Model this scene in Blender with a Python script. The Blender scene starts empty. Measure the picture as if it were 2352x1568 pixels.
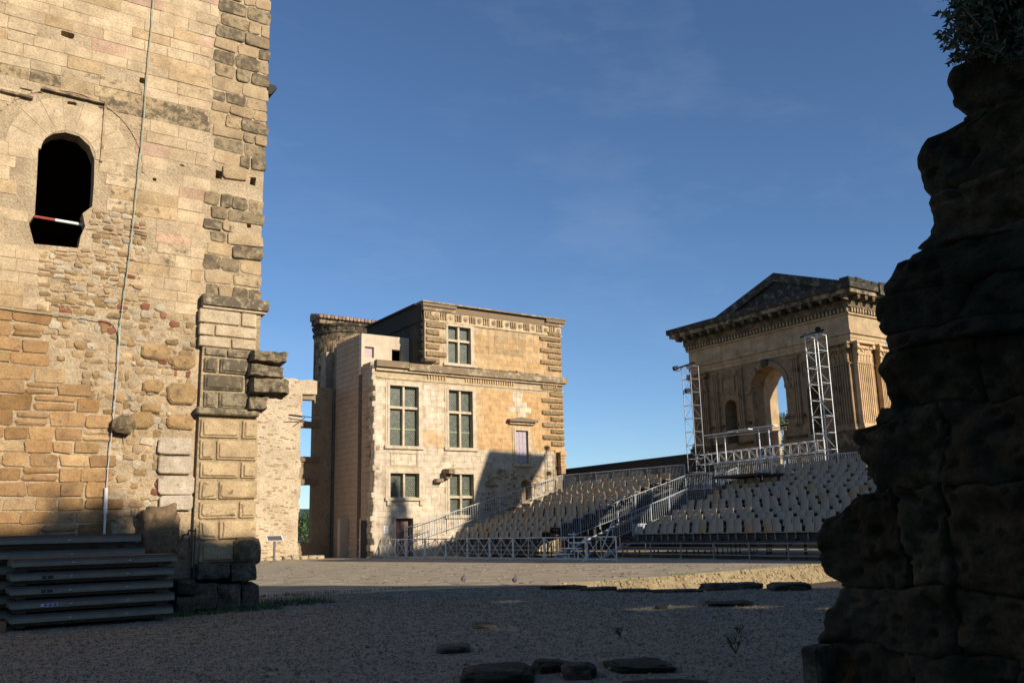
import bpy, bmesh, math, random
import numpy as np
from mathutils import Vector, noise, geometry

random.seed(7)
D = bpy.data
scene = bpy.context.scene
COL = scene.collection

# ------------------------------------------------------------------ camera, sky, sun
F_PX, CXP, CYP = 2040.9, 1176.0, 784.0          # focal length and centre in a 2352 px wide frame
PITCH, ROLL, AZ, CAM_H = 0.2076, -0.0239, math.radians(55.85), 1.6
FW = Vector((math.cos(AZ)*math.cos(PITCH), math.sin(AZ)*math.cos(PITCH), math.sin(PITCH)))
_r = Vector((math.sin(AZ), -math.cos(AZ), 0)); _u = _r.cross(FW)
RT = _r*math.cos(ROLL) + _u*math.sin(ROLL)
UP = -_r*math.sin(ROLL) + _u*math.cos(ROLL)
cam_data = D.cameras.new('camera'); cam = D.objects.new('camera', cam_data); COL.objects.link(cam)
from mathutils import Matrix
m3 = Matrix((RT, UP, -FW)).transposed()
cam.matrix_world = Matrix.Translation((0, 0, CAM_H)) @ m3.to_4x4()
cam_data.sensor_width = 36.0; cam_data.lens = 36.0*F_PX/2352.0
cam_data.clip_start = 0.1; cam_data.clip_end = 20000
scene.camera = cam

SUN = Vector((0.29, -1.0, 0.42)).normalized()      # towards the sun
SUN_EL = math.asin(SUN.z)
SUN_ROT = math.atan2(SUN.x, SUN.y)
world = D.worlds.new('World'); scene.world = world; world.use_nodes = True
wn = world.node_tree; wn.nodes.clear()
wo = wn.nodes.new('ShaderNodeOutputWorld'); bg = wn.nodes.new('ShaderNodeBackground')
sky = wn.nodes.new('ShaderNodeTexSky'); sky.sky_type = 'NISHITA'; sky.sun_disc = False
sky.sun_elevation = SUN_EL; sky.sun_rotation = SUN_ROT
sky.air_density = 1.0; sky.dust_density = 0.15; sky.ozone_density = 5.0; sky.altitude = 1200
bg.inputs['Strength'].default_value = 0.104
tc = wn.nodes.new('ShaderNodeTexCoord'); mp = wn.nodes.new('ShaderNodeMapping')
mp.inputs['Rotation'].default_value = (0.15, 0.1, 0.5); mp.inputs['Scale'].default_value = (1.6, 5.0, 9.0)
ns = wn.nodes.new('ShaderNodeTexNoise'); ns.inputs['Scale'].default_value = 1.3; ns.inputs['Detail'].default_value = 7
ns.inputs['Roughness'].default_value = 0.62
rp = wn.nodes.new('ShaderNodeValToRGB'); rp.color_ramp.elements[0].position = 0.52; rp.color_ramp.elements[1].position = 0.85
rp.color_ramp.elements[0].color = (0, 0, 0, 1); rp.color_ramp.elements[1].color = (0.09, 0.09, 0.09, 1)
mx = wn.nodes.new('ShaderNodeMix'); mx.data_type = 'RGBA'
mx.inputs[7].default_value = (5.4, 6.0, 6.8, 1)
wn.links.new(tc.outputs['Generated'], mp.inputs['Vector']); wn.links.new(mp.outputs['Vector'], ns.inputs['Vector'])
wn.links.new(ns.outputs['Fac'], rp.inputs['Fac']); wn.links.new(rp.outputs['Color'], mx.inputs[0])
wn.links.new(sky.outputs['Color'], mx.inputs[6]); wn.links.new(mx.outputs[2], bg.inputs['Color'])
wn.links.new(bg.outputs['Background'], wo.inputs['Surface'])
sd = D.lights.new('sun', 'SUN'); sd.energy = 4.8; sd.angle = math.radians(0.55); sd.color = (1.0, 0.90, 0.755)
so = D.objects.new('sun', sd); COL.objects.link(so); so.location = (0, 0, 60)
so.rotation_euler = (-SUN).to_track_quat('-Z', 'Y').to_euler()
vs = scene.view_settings
vs.view_transform = 'Standard'; vs.look = 'None'; vs.gamma = 1.0; vs.exposure = 0.32; vs.use_curve_mapping = False
scene.cycles.max_bounces = 8

# ------------------------------------------------------------------ measuring helpers (reference frame 2352 x 1568)
def ray(x, y): return FW + RT*((x-CXP)/F_PX) - UP*((y-CYP)/F_PX)
def PV(x, y, v):
    r = ray(x, y); t = v/r.y; return (r.x*t, CAM_H + r.z*t)          # (u, z) on the plane v = const
def PU(x, y, u):
    r = ray(x, y); t = u/r.x; return (r.y*t, CAM_H + r.z*t)          # (v, z) on the plane u = const
def GP(x, y, z=0.0):
    r = ray(x, y); t = (z-CAM_H)/r.z; return (r.x*t, r.y*t)          # (u, v) on the ground

# ------------------------------------------------------------------ object helpers
def tag(o, label=None, cat=None, group=None, kind=None):
    if label: o['label'] = label
    if cat: o['category'] = cat
    if group: o['group'] = group
    if kind: o['kind'] = kind
    return o
def thing(name, label, cat, loc=(0, 0, 0), group=None):
    o = D.objects.new(name, None); COL.objects.link(o); o.empty_display_size = 0.3
    o.location = loc
    return tag(o, label, cat, group)
def world_of(o):
    w = o.location.copy()
    if o.parent is not None: w += world_of(o.parent)+o.matrix_parent_inverse.translation
    return w
def adopt(o, parent):
    o.parent = parent
    o.matrix_parent_inverse = Matrix.Translation(-world_of(parent))
class MB:
    def __init__(s): s.v = []; s.f = []; s.t = []
    def add(s, vs, fs, tint=(1, 1, 1, 0)):
        k = len(s.v); s.v += [tuple(p) for p in vs]; s.f += [tuple(i+k for i in f) for f in fs]; s.t += [tint]*len(vs)
    def box(s, a0, a1, b0, b1, c0, c1, tint=(1, 1, 1, 0), fr=None):
        P = [(a, b, c) for a in (a0, a1) for b in (b0, b1) for c in (c0, c1)]
        if fr: P = [fr(*p) for p in P]
        s.add(P, [(0, 1, 3, 2), (4, 6, 7, 5), (0, 4, 5, 1), (2, 3, 7, 6), (0, 2, 6, 4), (1, 5, 7, 3)], tint)
    def tube(s, p, q, r, n=6, tint=(1, 1, 1, 0), r2=None):
        p, q = Vector(p), Vector(q); d = q-p
        if d.length < 1e-6: return
        d.normalize(); a = d.orthogonal().normalized(); b = d.cross(a); r2 = r if r2 is None else r2
        V = [p + (a*math.cos(2*math.pi*i/n) + b*math.sin(2*math.pi*i/n))*r for i in range(n)]
        V += [q + (a*math.cos(2*math.pi*i/n) + b*math.sin(2*math.pi*i/n))*r2 for i in range(n)]
        Fs = [(i, (i+1) % n, n+(i+1) % n, n+i) for i in range(n)] + [tuple(range(n-1, -1, -1)), tuple(range(n, 2*n))]
        s.add(V, Fs, tint)
    def path(s, pts, r, n=6, tint=(1, 1, 1, 0)):
        for a, b in zip(pts[:-1], pts[1:]): s.tube(a, b, r, n, tint)
    def bar(s, p, q, w, h, tint=(1, 1, 1, 0), up=(0, 0, 1)):
        p, q = Vector(p), Vector(q); d = (q-p).normalized(); up = Vector(up)
        a = d.cross(up)
        if a.length < 1e-4: a = d.orthogonal()
        a.normalize(); b = a.cross(d)
        P = [e + a*x*w/2 + b*y*h/2 for e in (p, q) for x in (-1, 1) for y in (-1, 1)]
        s.add(P, [(0, 1, 3, 2), (4, 6, 7, 5), (0, 4, 5, 1), (2, 3, 7, 6), (0, 2, 6, 4), (1, 5, 7, 3)], tint)
    def prism(s, poly, c0, c1, fr, tint=(1, 1, 1, 0)):
        n = len(poly)
        s.add([fr(a, b, c0) for a, b in poly] + [fr(a, b, c1) for a, b in poly],
              [tuple(range(n)), tuple(range(2*n-1, n-1, -1))] + [(i, n+i, n+(i+1) % n, (i+1) % n) for i in range(n)], tint)
    def stone(s, a0, a1, b0, b1, fr, front=0.02, back=-0.12, bevel=0.02, jit=0.012, bulge=0.01, tint=(1, 1, 1, 0), rough=0.35):
        # rough dressed stone on a wall face: fr(a, b, c) maps along / up / outward
        w, h = a1-a0, b1-b0; cut = min(w, h)*rough*0.5; R = random.uniform
        base = [(a0+cut, b0), (a1-cut, b0), (a1, b0+cut), (a1, b1-cut), (a1-cut, b1), (a0+cut, b1), (a0, b1-cut), (a0, b0+cut)]
        base = [(a+R(-jit, jit), b+R(-jit, jit)) for a, b in base]
        ca, cb = (a0+a1)/2, (b0+b1)/2
        k = 1 - min(0.45, 2*bevel/max(w, .01)), 1 - min(0.45, 2*bevel/max(h, .01))
        V = [fr(a, b, back) for a, b in base]
        V += [fr(a, b, front-bevel*0.9) for a, b in base]
        V += [fr(ca+(a-ca)*k[0], cb+(b-cb)*k[1], front+R(-.5, .5)*bulge) for a, b in base]
        V += [fr(ca+R(-.1, .1)*w, cb+R(-.1, .1)*h, front+bulge)]
        Fs = []
        for i in range(8):
            j = (i+1) % 8
            Fs += [(i, j, 8+j, 8+i), (8+i, 8+j, 16+j, 16+i), (16+i, 16+j, 24)]
        s.add(V, Fs, tint)
    def build(s, name, mat, parent=None, smooth=False, kind=None, label=None):
        me = D.meshes.new(name)
        me.from_pydata(s.v, [], s.f)
        at = me.attributes.new('tint', 'FLOAT_COLOR', 'POINT')
        at.data.foreach_set('color', np.array(s.t, dtype=np.float32).ravel())
        bm = bmesh.new(); bm.from_mesh(me); bmesh.ops.recalc_face_normals(bm, faces=bm.faces); bm.to_mesh(me); bm.free()
        if smooth: me.polygons.foreach_set('use_smooth', [True]*len(me.polygons))
        me.materials.append(mat)
        o = D.objects.new(name, me); COL.objects.link(o)
        if parent is not None: adopt(o, parent)
        if kind: o['kind'] = kind
        if label: o['label'] = label
        return o
def link_copy(src, parent=None, loc=None):
    o = src.copy(); COL.objects.link(o)
    if parent is not None: adopt(o, parent)
    if loc is not None: o.location = loc
    return o
def FV(v): return lambda a, b, c: (a, v-c, b)          # wall facing -v:  a = u, b = z, c = out
def FU(u): return lambda a, b, c: (u-c, a, b)          # wall facing -u:  a = v, b = z, c = out
def holed_wall(mb, outer, holes, fr, thick, tint=(1, 1, 1, 0)):
    bm = bmesh.new(); es = []
    for loop in [outer]+holes:
        vv = [bm.verts.new((a, b, 0)) for a, b in loop]
        for i in range(len(vv)): es.append(bm.edges.new((vv[i], vv[(i+1) % len(vv)])))
    bmesh.ops.triangle_fill(bm, edges=es, use_beauty=True, normal=(0, 0, 1))
    bm.verts.index_update()
    pts = [(v.co.x, v.co.y) for v in bm.verts]; tris = [tuple(v.index for v in f.verts) for f in bm.faces]; bm.free()
    mb.add([fr(a, b, 0) for a, b in pts], tris, tint)
    mb.add([fr(a, b, -thick) for a, b in pts], [t[::-1] for t in tris], tint)
    for loop in [outer]+holes:
        n = len(loop)
        mb.add([fr(a, b, 0) for a, b in loop]+[fr(a, b, -thick) for a, b in loop],
               [(i, (i+1) % n, n+(i+1) % n, n+i) for i in range(n)], tint)
def rect(a0, b0, a1, b1): return [(a0, b0), (a1, b0), (a1, b1), (a0, b1)]
def arch(a0, b0, a1, bs, n=12):
    r = (a1-a0)/2; c = (a0+a1)/2
    return [(a0, b0), (a1, b0)] + [(c+r*math.cos(math.pi*i/n), bs+r*math.sin(math.pi*i/n)) for i in range(n+1)]
def inside(p, poly):
    x, y = p; c = False; n = len(poly)
    for i in range(n):
        (x1, y1), (x2, y2) = poly[i], poly[(i+1) % n]
        if (y1 > y) != (y2 > y) and x < (x2-x1)*(y-y1)/(y2-y1)+x1: c = not c
    return c
def nz(x, y, z, s=1.0): return noise.noise(Vector((x*s, y*s, z*s)))
def fb(x, y, z, s=1.0, o=4): return noise.fractal(Vector((x*s, y*s, z*s)), 1.0, 2.0, o)

# ------------------------------------------------------------------ materials
def nodes(name):
    m = D.materials.new(name); m.use_nodes = True; nt = m.node_tree
    return m, nt, nt.nodes['Principled BSDF']
def stone_mat(name, grain=28.0, amp=0.5, spot_scale=5.0, spot_col=(0.05, 0.043, 0.032), bump=0.35, dist=0.02, rough=0.92, mult=(1, 1, 1), stain=0.25, streak=0.0, streak_col=(0.06, 0.055, 0.05)):
    m, nt, b = nodes(name); N = nt.nodes.new; L = nt.links.new
    geo = N('ShaderNodeNewGeometry'); at = N('ShaderNodeAttribute'); at.attribute_name = 'tint'
    def noise_(scale, det, rg=0.6):
        n = N('ShaderNodeTexNoise'); n.inputs['Scale'].default_value = scale; n.inputs['Detail'].default_value = det
        n.inputs['Roughness'].default_value = rg; L(geo.outputs['Position'], n.inputs['Vector']); return n
    def ramp(src, p0, c0, p1, c1):
        r = N('ShaderNodeValToRGB'); e = r.color_ramp.elements; e[0].position = p0; e[1].position = p1
        e[0].color = (*c0, 1) if isinstance(c0, tuple) else (c0, c0, c0, 1); e[1].color = (*c1, 1) if isinstance(c1, tuple) else (c1, c1, c1, 1)
        L(src, r.inputs['Fac']); return r
    def mixc(mode, fac, a, c):
        x = N('ShaderNodeMix'); x.data_type = 'RGBA'; x.blend_type = mode
        for i, s in ((0, fac), (6, a), (7, c)):
            if isinstance(s, (int, float)): x.inputs[i].default_value = s
            elif isinstance(s, tuple): x.inputs[i].default_value = (*s, 1)
            else: L(s, x.inputs[i])
        return x.outputs[2]
    g1 = noise_(grain, 5, 0.7); g2 = noise_(grain*0.09, 4); g3 = noise_(spot_scale, 6, 0.68)
    col = mixc('MULTIPLY', 1.0, at.outputs['Color'], mult)
    v1 = ramp(g1.outputs['Fac'], 0.30, 1-amp, 0.68, 1+amp*0.55)
    col = mixc('MULTIPLY', 1.0, col, v1.outputs['Color'])
    v2 = ramp(g2.outputs['Fac'], 0.3, (1-stain*1.1, 1-stain*1.25, 1-stain*1.4), 0.7, (1+stain*0.5, 1+stain*0.45, 1+stain*0.3))
    col = mixc('MULTIPLY', 1.0, col, v2.outputs['Color'])
    # lichen and soot: threshold follows the weathering amount in the tint's alpha
    ma = N('ShaderNodeMath'); ma.operation = 'MULTIPLY_ADD'; L(at.outputs['Alpha'], ma.inputs[0]); ma.inputs[1].default_value = 0.75
    sb = N('ShaderNodeMath'); sb.operation = 'ADD'; L(g3.outputs['Fac'], sb.inputs[0]); sb.inputs[1].default_value = -0.62
    L(sb.outputs[0], ma.inputs[2])
    mm = N('ShaderNodeMapRange'); mm.inputs['From Min'].default_value = 0.0; mm.inputs['From Max'].default_value = 0.16
    mm.inputs['To Max'].default_value = 0.9; L(ma.outputs[0], mm.inputs['Value'])
    col = mixc('MIX', mm.outputs['Result'], col, spot_col)
    if streak > 0:
        mpn = N('ShaderNodeMapping'); mpn.inputs['Scale'].default_value = (2.6, 2.6, 0.12); L(geo.outputs['Position'], mpn.inputs['Vector'])
        sn = N('ShaderNodeTexNoise'); sn.inputs['Scale'].default_value = 1.0; sn.inputs['Detail'].default_value = 6; L(mpn.outputs['Vector'], sn.inputs['Vector'])
        sr = ramp(sn.outputs['Fac'], 0.56, 0.0, 0.80, streak)
        col = mixc('MIX', sr.outputs['Color'], col, streak_col)
    L(col, b.inputs['Base Color']); b.inputs['Roughness'].default_value = rough; b.inputs['Specular IOR Level'].default_value = 0.2
    bp = N('ShaderNodeBump'); bp.inputs['Strength'].default_value = bump; bp.inputs['Distance'].default_value = dist
    ad = N('ShaderNodeMath'); ad.operation = 'MULTIPLY_ADD'; L(g3.outputs['Fac'], ad.inputs[0]); ad.inputs[1].default_value = 0.9; L(g1.outputs['Fac'], ad.inputs[2])
    L(ad.outputs[0], bp.inputs['Height']); L(bp.outputs['Normal'], b.inputs['Normal'])
    return m
def plain_mat(name, col, rough=0.6, metal=0.0, var=0.15, scale=8.0, bump=0.0, spec=0.4):
    m, nt, b = nodes(name); N = nt.nodes.new; L = nt.links.new
    geo = N('ShaderNodeNewGeometry'); n = N('ShaderNodeTexNoise'); n.inputs['Scale'].default_value = scale; n.inputs['Detail'].default_value = 5
    L(geo.outputs['Position'], n.inputs['Vector'])
    at = N('ShaderNodeAttribute'); at.attribute_name = 'tint'
    r = N('ShaderNodeValToRGB'); r.color_ramp.elements[0].position = .3; r.color_ramp.elements[1].position = .72
    r.color_ramp.elements[0].color = tuple(c*(1-var) for c in col)+(1,); r.color_ramp.elements[1].color = tuple(min(1, c*(1+var)) for c in col)+(1,)
    L(n.outputs['Fac'], r.inputs['Fac'])
    x = N('ShaderNodeMix'); x.data_type = 'RGBA'; x.blend_type = 'MULTIPLY'; x.inputs[0].default_value = 1
    L(r.outputs['Color'], x.inputs[6]); L(at.outputs['Color'], x.inputs[7])
    L(x.outputs[2], b.inputs['Base Color']); b.inputs['Roughness'].default_value = rough; b.inputs['Metallic'].default_value = metal
    b.inputs['Specular IOR Level'].default_value = spec
    if bump:
        bp = N('ShaderNodeBump'); bp.inputs['Strength'].default_value = bump; bp.inputs['Distance'].default_value = 0.02
        L(n.outputs['Fac'], bp.inputs['Height']); L(bp.outputs['Normal'], b.inputs['Normal'])
    return m
M = {}
M['tower_stone'] = stone_mat('tower_stone', 30, 0.34, 6.0, (0.105, 0.083, 0.055), 0.6, 0.035, stain=0.24)
M['mortar'] = stone_mat('mortar', 20, 0.38, 7.0, (0.30, 0.22, 0.13), 1.0, 0.06, stain=0.26)
M['ashlar'] = stone_mat('ashlar', 30, 0.18, 1.6, (0.20, 0.14, 0.085), 0.3, 0.015, stain=0.24, streak=0.62, streak_col=(0.17, 0.125, 0.085))
M['dark_ashlar'] = stone_mat('dark_ashlar', 20, 0.35, 2.2, (0.035, 0.032, 0.026), 0.4, 0.03, stain=0.3, streak=0.6)
M['vermiculated'] = stone_mat('vermiculated', 9, 0.55, 9.0, (0.04, 0.034, 0.025), 0.9, 0.07, stain=0.2)
M['temple_stone'] = stone_mat('temple_stone', 16, 0.22, 2.0, (0.07, 0.055, 0.035), 0.4, 0.03, stain=0.25, streak=0.35, streak_col=(0.10, 0.075, 0.05))
M['rubble'] = stone_mat('rubble', 9, 0.30, 3.0, (0.20, 0.14, 0.085), 0.8, 0.08, stain=0.2)
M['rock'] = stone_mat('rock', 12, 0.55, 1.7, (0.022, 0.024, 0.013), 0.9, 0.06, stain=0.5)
M['concrete'] = stone_mat('concrete', 14, 0.12, 1.2, (0.24, 0.18, 0.13), 0.2, 0.02, stain=0.12, streak=0.35, streak_col=(0.22, 0.16, 0.11))
M['gravel'] = stone_mat('gravel', 34, 0.45, 9.0, (0.09, 0.083, 0.07), 1.0, 0.03, stain=0.2)
M['court'] = stone_mat('court', 11, 0.22, 0.8, (0.22, 0.19, 0.15), 0.5, 0.02, stain=0.30)
M['steel'] = plain_mat('steel', (0.66, 0.66, 0.63), 0.42, 0.25, 0.12)
M['galv'] = plain_mat('galv', (0.50, 0.50, 0.48), 0.5, 0.1, 0.15, 6)
M['rusty'] = plain_mat('rusty', (0.66, 0.62, 0.53), 0.6, 0.0, 0.25, 5)
M['white_metal'] = plain_mat('white_metal', (0.78, 0.78, 0.76), 0.45, 0.0, 0.05)
M['blue_grey'] = plain_mat('blue_grey', (0.38, 0.41, 0.43), 0.5, 0.2, 0.1)
M['alu'] = plain_mat('alu', (0.235, 0.215, 0.165), 0.42, 0.2, 0.14, 4)
M['ply'] = plain_mat('ply', (0.15, 0.085, 0.06), 0.7, 0, 0.12, 3)
M['black'] = plain_mat('black', (0.018, 0.018, 0.02), 0.75, 0, 0.2)
M['seat'] = plain_mat('seat', (0.33, 0.275, 0.20), 0.5, 0, 0.06, 2)
M['deck'] = plain_mat('deck', (0.06, 0.058, 0.055), 0.75, 0, 0.2)
M['glass_dark'] = plain_mat('glass_dark', (0.03, 0.035, 0.03), 0.12)
M['shutter'] = plain_mat('shutter', (0.40, 0.34, 0.36), 0.6, 0, 0.06)
M['door_wood'] = plain_mat('door_wood', (0.16, 0.105, 0.085), 0.7, 0, 0.2, 6)
M['tile'] = plain_mat('tile', (0.30, 0.20, 0.14), 0.85, 0, 0.35, 5, 0.3)
M['bark'] = plain_mat('bark', (0.09, 0.065, 0.045), 0.9, 0, 0.3, 10, 0.6)
M['leaf'] = plain_mat('leaf', (0.050, 0.085, 0.024), 0.6, 0, 0.45, 1.2)
M['dark_leaf'] = plain_mat('dark_leaf', (0.026, 0.045, 0.016), 0.6, 0, 0.4, 2)
M['hill'] = plain_mat('hill', (0.055, 0.085, 0.05), 0.95, 0, 0.4, 0.02)
M['dirt'] = plain_mat('dirt', (0.22, 0.18, 0.12), 0.95, 0, 0.25, 0.5, 0.4)
M['pigeon'] = plain_mat('pigeon', (0.13, 0.12, 0.13), 0.7, 0, 0.35, 30)
M['conduit_green'] = plain_mat('conduit_green', (0.36, 0.40, 0.29), 0.55, 0, 0.2, 6)
M['sign_face'] = plain_mat('sign_face', (0.10, 0.09, 0.08), 0.4, 0, 0.1)
M['red_paint'] = plain_mat('red_paint', (0.32, 0.06, 0.045), 0.5)
M['blue_paint'] = plain_mat('blue_paint', (0.03, 0.05, 0.22), 0.5)
M['plaque_yellow'] = plain_mat('plaque_yellow', (0.55, 0.42, 0.12), 0.5)
def leaded_mat():
    m, nt, b = nodes('leaded_glass'); N = nt.nodes.new; L = nt.links.new
    geo = N('ShaderNodeNewGeometry'); sp = N('ShaderNodeSeparateXYZ'); L(geo.outputs['Position'], sp.inputs['Vector'])
    cb = N('ShaderNodeCombineXYZ'); L(sp.outputs['X'], cb.inputs['X']); L(sp.outputs['Z'], cb.inputs['Y'])
    bk = N('ShaderNodeTexBrick'); bk.inputs['Scale'].default_value = 1.0; bk.inputs['Brick Width'].default_value = 0.17; bk.inputs['Row Height'].default_value = 0.13
    bk.inputs['Mortar Size'].default_value = 0.014; bk.offset = 0.5
    bk.inputs['Color1'].default_value = (0.16, 0.17, 0.115, 1); bk.inputs['Color2'].default_value = (0.09, 0.10, 0.065, 1); bk.inputs['Mortar'].default_value = (0.03, 0.03, 0.027, 1)
    L(cb.outputs['Vector'], bk.inputs['Vector']); L(bk.outputs['Color'], b.inputs['Base Color'])
    b.inputs['Roughness'].default_value = 0.28
    bp = N('ShaderNodeBump'); bp.inputs['Strength'].default_value = 0.4; bp.inputs['Distance'].default_value = 0.02; bp.invert = True
    n = N('ShaderNodeTexNoise'); n.inputs['Scale'].default_value = 9; L(geo.outputs['Position'], n.inputs['Vector'])
    ad = N('ShaderNodeMath'); ad.operation = 'MULTIPLY_ADD'; L(n.outputs['Fac'], ad.inputs[0]); ad.inputs[1].default_value = 0.6; L(bk.outputs['Fac'], ad.inputs[2])
    L(ad.outputs[0], bp.inputs['Height']); L(bp.outputs['Normal'], b.inputs['Normal'])
    return m
M['leaded'] = leaded_mat()
def T(r, g, b, w=0.0): return (r, g, b, w)
def vary(c, d=0.08, w=None):
    k = 1+random.uniform(-d, d); h = random.uniform(-d, d)*0.4
    return (c[0]*k, c[1]*k*(1-h*0.4), c[2]*k*(1-h), c[3] if w is None else w)
def lerp(a, b, t): return tuple(x+(y-x)*t for x, y in zip(a, b))
def pick_parts(stones, name, rest_name, mat, parent, limit=300, size=lambda s: s['w']*s['h']):
    """the largest stones become objects of their own, the rest one joined part"""
    stones = sorted(stones, key=size, reverse=True)
    rest = MB()
    for i, st in enumerate(stones):
        if i < limit:
            mb = MB(); mb.stone(**st['k']); mb.build(name, mat, parent)
        else: rest.stone(**st['k'])
    if rest.v: rest.build(rest_name, mat, parent, kind='stuff')

# ------------------------------------------------------------------ ground
def slab(name, poly, z, depth, mat, tint):
    mb = MB(); n = len(poly)
    mb.add([(x, y, z) for x, y in poly] + [(x, y, z-depth) for x, y in poly],
           [tuple(range(n))] + [(i, n+i, n+(i+1) % n, (i+1) % n) for i in range(n)], tint)
    return tag(mb.build(name, mat), kind='structure')
mb = MB(); mb.add([(-6000, -6000, -.62), (6000, -6000, -.62), (6000, 6000, -.62), (-6000, 6000, -.62)], [(0, 1, 2, 3)], T(.34, .29, .21))
tag(mb.build('ground', M['dirt']), kind='structure')
lip = [GP(x, y) for x, y in ((560, 1378), (700, 1366), (850, 1361), (1000, 1353), (1120, 1349), (1240, 1344), (1420, 1353), (1620, 1357), (1760, 1351), (1900, 1350))]
lip_r = [(lip[-1][0]+14, lip[-1][1]-9)]
terr = lip + lip_r + [(60, -30), (-40, -30), (-40, 26)]
slab('gravel_terrace', terr, 0.0, 0.7, M['gravel'], T(.335, .29, .21))
near = [GP(x, y) for x, y in ((1250, 1343.5), (1420, 1331), (1640, 1314), (1855, 1297))]
dx, dy = near[-1][0]-near[-2][0], near[-1][1]-near[-2][1]
far_r = (near[-1][0]+dx*6, near[-1][1]+dy*6)
court = [(-60, 40)] + lip[:5] + near + [far_r, (90, 30), (90, 120), (-60, 120)]
slab('courtyard', court, 0.006, 0.7, M['court'], T(.43, .355, .25))
# gravel grains lying on the terrace
def scatter(name, n, poly, rmax, smin, smax, mat, cols):
    rng = np.random.default_rng(5); out = []
    while len(out) < n:
        a = rng.uniform(-0.62, 0.56); d = rmax*rng.uniform(0.10, 1.0)**1.15
        x = d*math.cos(AZ-a); y = d*math.sin(AZ-a)
        if inside((x, y), poly): out.append((x, y))
    P = np.array(out); n = len(P)
    base = np.array([(1, 0, 0), (-.5, .87, 0), (-.5, -.87, 0), (0, 0, .8)], dtype=np.float32)
    s = rng.uniform(smin, smax, n)*np.clip(np.hypot(P[:, 0], P[:, 1])/11, .8, 1.8); ang = rng.uniform(0, 6.28, n)
    V = np.zeros((n, 4, 3), np.float32); c, sn = np.cos(ang)[:, None], np.sin(ang)[:, None]
    jit = rng.uniform(.6, 1.4, (n, 4)); bx = base[None, :, 0]*jit; by = base[None, :, 1]*jit
    V[:, :, 0] = P[:, 0:1] + s[:, None]*(c*bx-sn*by); V[:, :, 1] = P[:, 1:2] + s[:, None]*(sn*bx+c*by)
    V[:, :, 2] = s[:, None]*base[None, :, 2]*rng.uniform(.5, 1.2, (n, 1)) + 0.001
    Fi = np.array([(0, 1, 3), (1, 2, 3), (2, 0, 3)], np.int32)
    Fs = (Fi[None] + (np.arange(n)*4)[:, None, None]).reshape(-1)
    me = D.meshes.new(name); me.vertices.add(n*4); me.vertices.foreach_set('co', V.ravel())
    me.loops.add(len(Fs)); me.loops.foreach_set('vertex_index', Fs)
    nf = len(Fs)//3; me.polygons.add(nf); me.polygons.foreach_set('loop_start', np.arange(nf)*3)
    me.update(calc_edges=True); me.validate()
    at = me.attributes.new('tint', 'FLOAT_COLOR', 'POINT')
    ci = np.array(cols, np.float32)[rng.integers(0, len(cols), n)]; k = rng.uniform(.6, 1.35, (n, 1))
    C4 = np.concatenate([ci*k, np.zeros((n, 1))], 1).astype(np.float32)
    at.data.foreach_set('color', np.repeat(C4, 4, axis=0).ravel())
    me.materials.append(mat); o = D.objects.new(name, me); COL.objects.link(o); return o
o = scatter('gravel', 90000, terr, 30, .008, .021, M['gravel'], [(.335, .29, .21), (.25, .216, .16), (.41, .36, .27), (.285, .245, .175)])
tag(o, 'loose grey gravel grains strewn over the shaded foreground', 'gravel', kind='stuff')

# far land
def hills(name, dist, h, seed, col):
    mb = MB(); n = 60; w = 1.5
    for i in range(n):
        for j, (dd, zz) in enumerate(((0, -20), (0.15, .35), (.4, .75), (.75, 1.0), (1.2, .9))):
            a = AZ + w*(i/(n-1)-.5)*2; d = dist*(1+dd*.6)
            z = -20 if j == 0 else h*zz*(.75+.5*fb(i*.21+seed, j*.35, seed, 1, 4))
            mb.v.append((d*math.cos(a), d*math.sin(a), z)); mb.t.append(col)
    for i in range(n-1):
        for j in range(4): mb.f.append((i*5+j, (i+1)*5+j, (i+1)*5+j+1, i*5+j+1))
    return tag(mb.build(name, M['hill'], smooth=True), kind='structure')
hills('hills', 1900, 86, 3.1, T(1.1, 1.25, 1.5))
hills('wooded_slope', 620, 17, 8.7, T(.75, .95, .75))

# ------------------------------------------------------------------ the big tower on the left
TV = 21.0
tower = thing('stone_tower', 'tall sunlit square stone tower with arched dark window, filling the left side', 'tower', (3, 21, 0))
tf = FV(TV)
win_px = [(78, 560), (66, 512), (80, 492), (84, 420), (88, 345), (98, 322), (122, 307), (150, 304), (182, 313), (206, 336), (217, 366), (216, 420), (212, 474), (190, 490), (196, 520), (186, 540), (180, 570)]
win = [PV(x, y, TV) for x, y in win_px]
UR = PV(601, 650, TV)[0]
putlogs = []                                                            # ragged putlog holes running into the wall
for x, y, w, h in ((155, 80, .34, .17), (165, 243, .20, .24), (327, 185, .15, .16), (502, 401, .17, .23), (581, 417, .16, .22), (355, 412, .10, .08), (418, 380, .11, .05), (572, 519, .11, .11), (70, 208, .5, .05)):
    a, b = PV(x, y, TV); sq = .15 if x > 450 else .5
    putlogs.append([(a+w/2*math.copysign(abs(math.cos(t))**sq, math.cos(t))*random.uniform(.8, 1.1), b+h/2*math.copysign(abs(math.sin(t))**sq, math.sin(t))*random.uniform(.8, 1.1)) for t in [i*.7854+.3927 for i in range(8)]])
mb = MB(); holed_wall(mb, rect(-4, -.4, UR-.05, 19.6), [win]+putlogs, tf, .42, T(.60, .465, .30, .0)); mb.build('mortar_face', M['mortar'], tower)
mb = MB()
mb.box(-4, UR-.06, 28.8, 29.8, -.4, 19.6, T(.4, .3, .18)); mb.box(-4.001, -3, 21.43, 28.79, -.4, 19.6, T(.4, .3, .18))
mb.box(UR-1.0, UR-.06, 21.43, 28.79, -.4, 19.6, T(.4, .3, .18)); mb.box(-4, UR-.06, 21.0, 29.8, 19.61, 19.9, T(.4, .3, .18))
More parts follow.
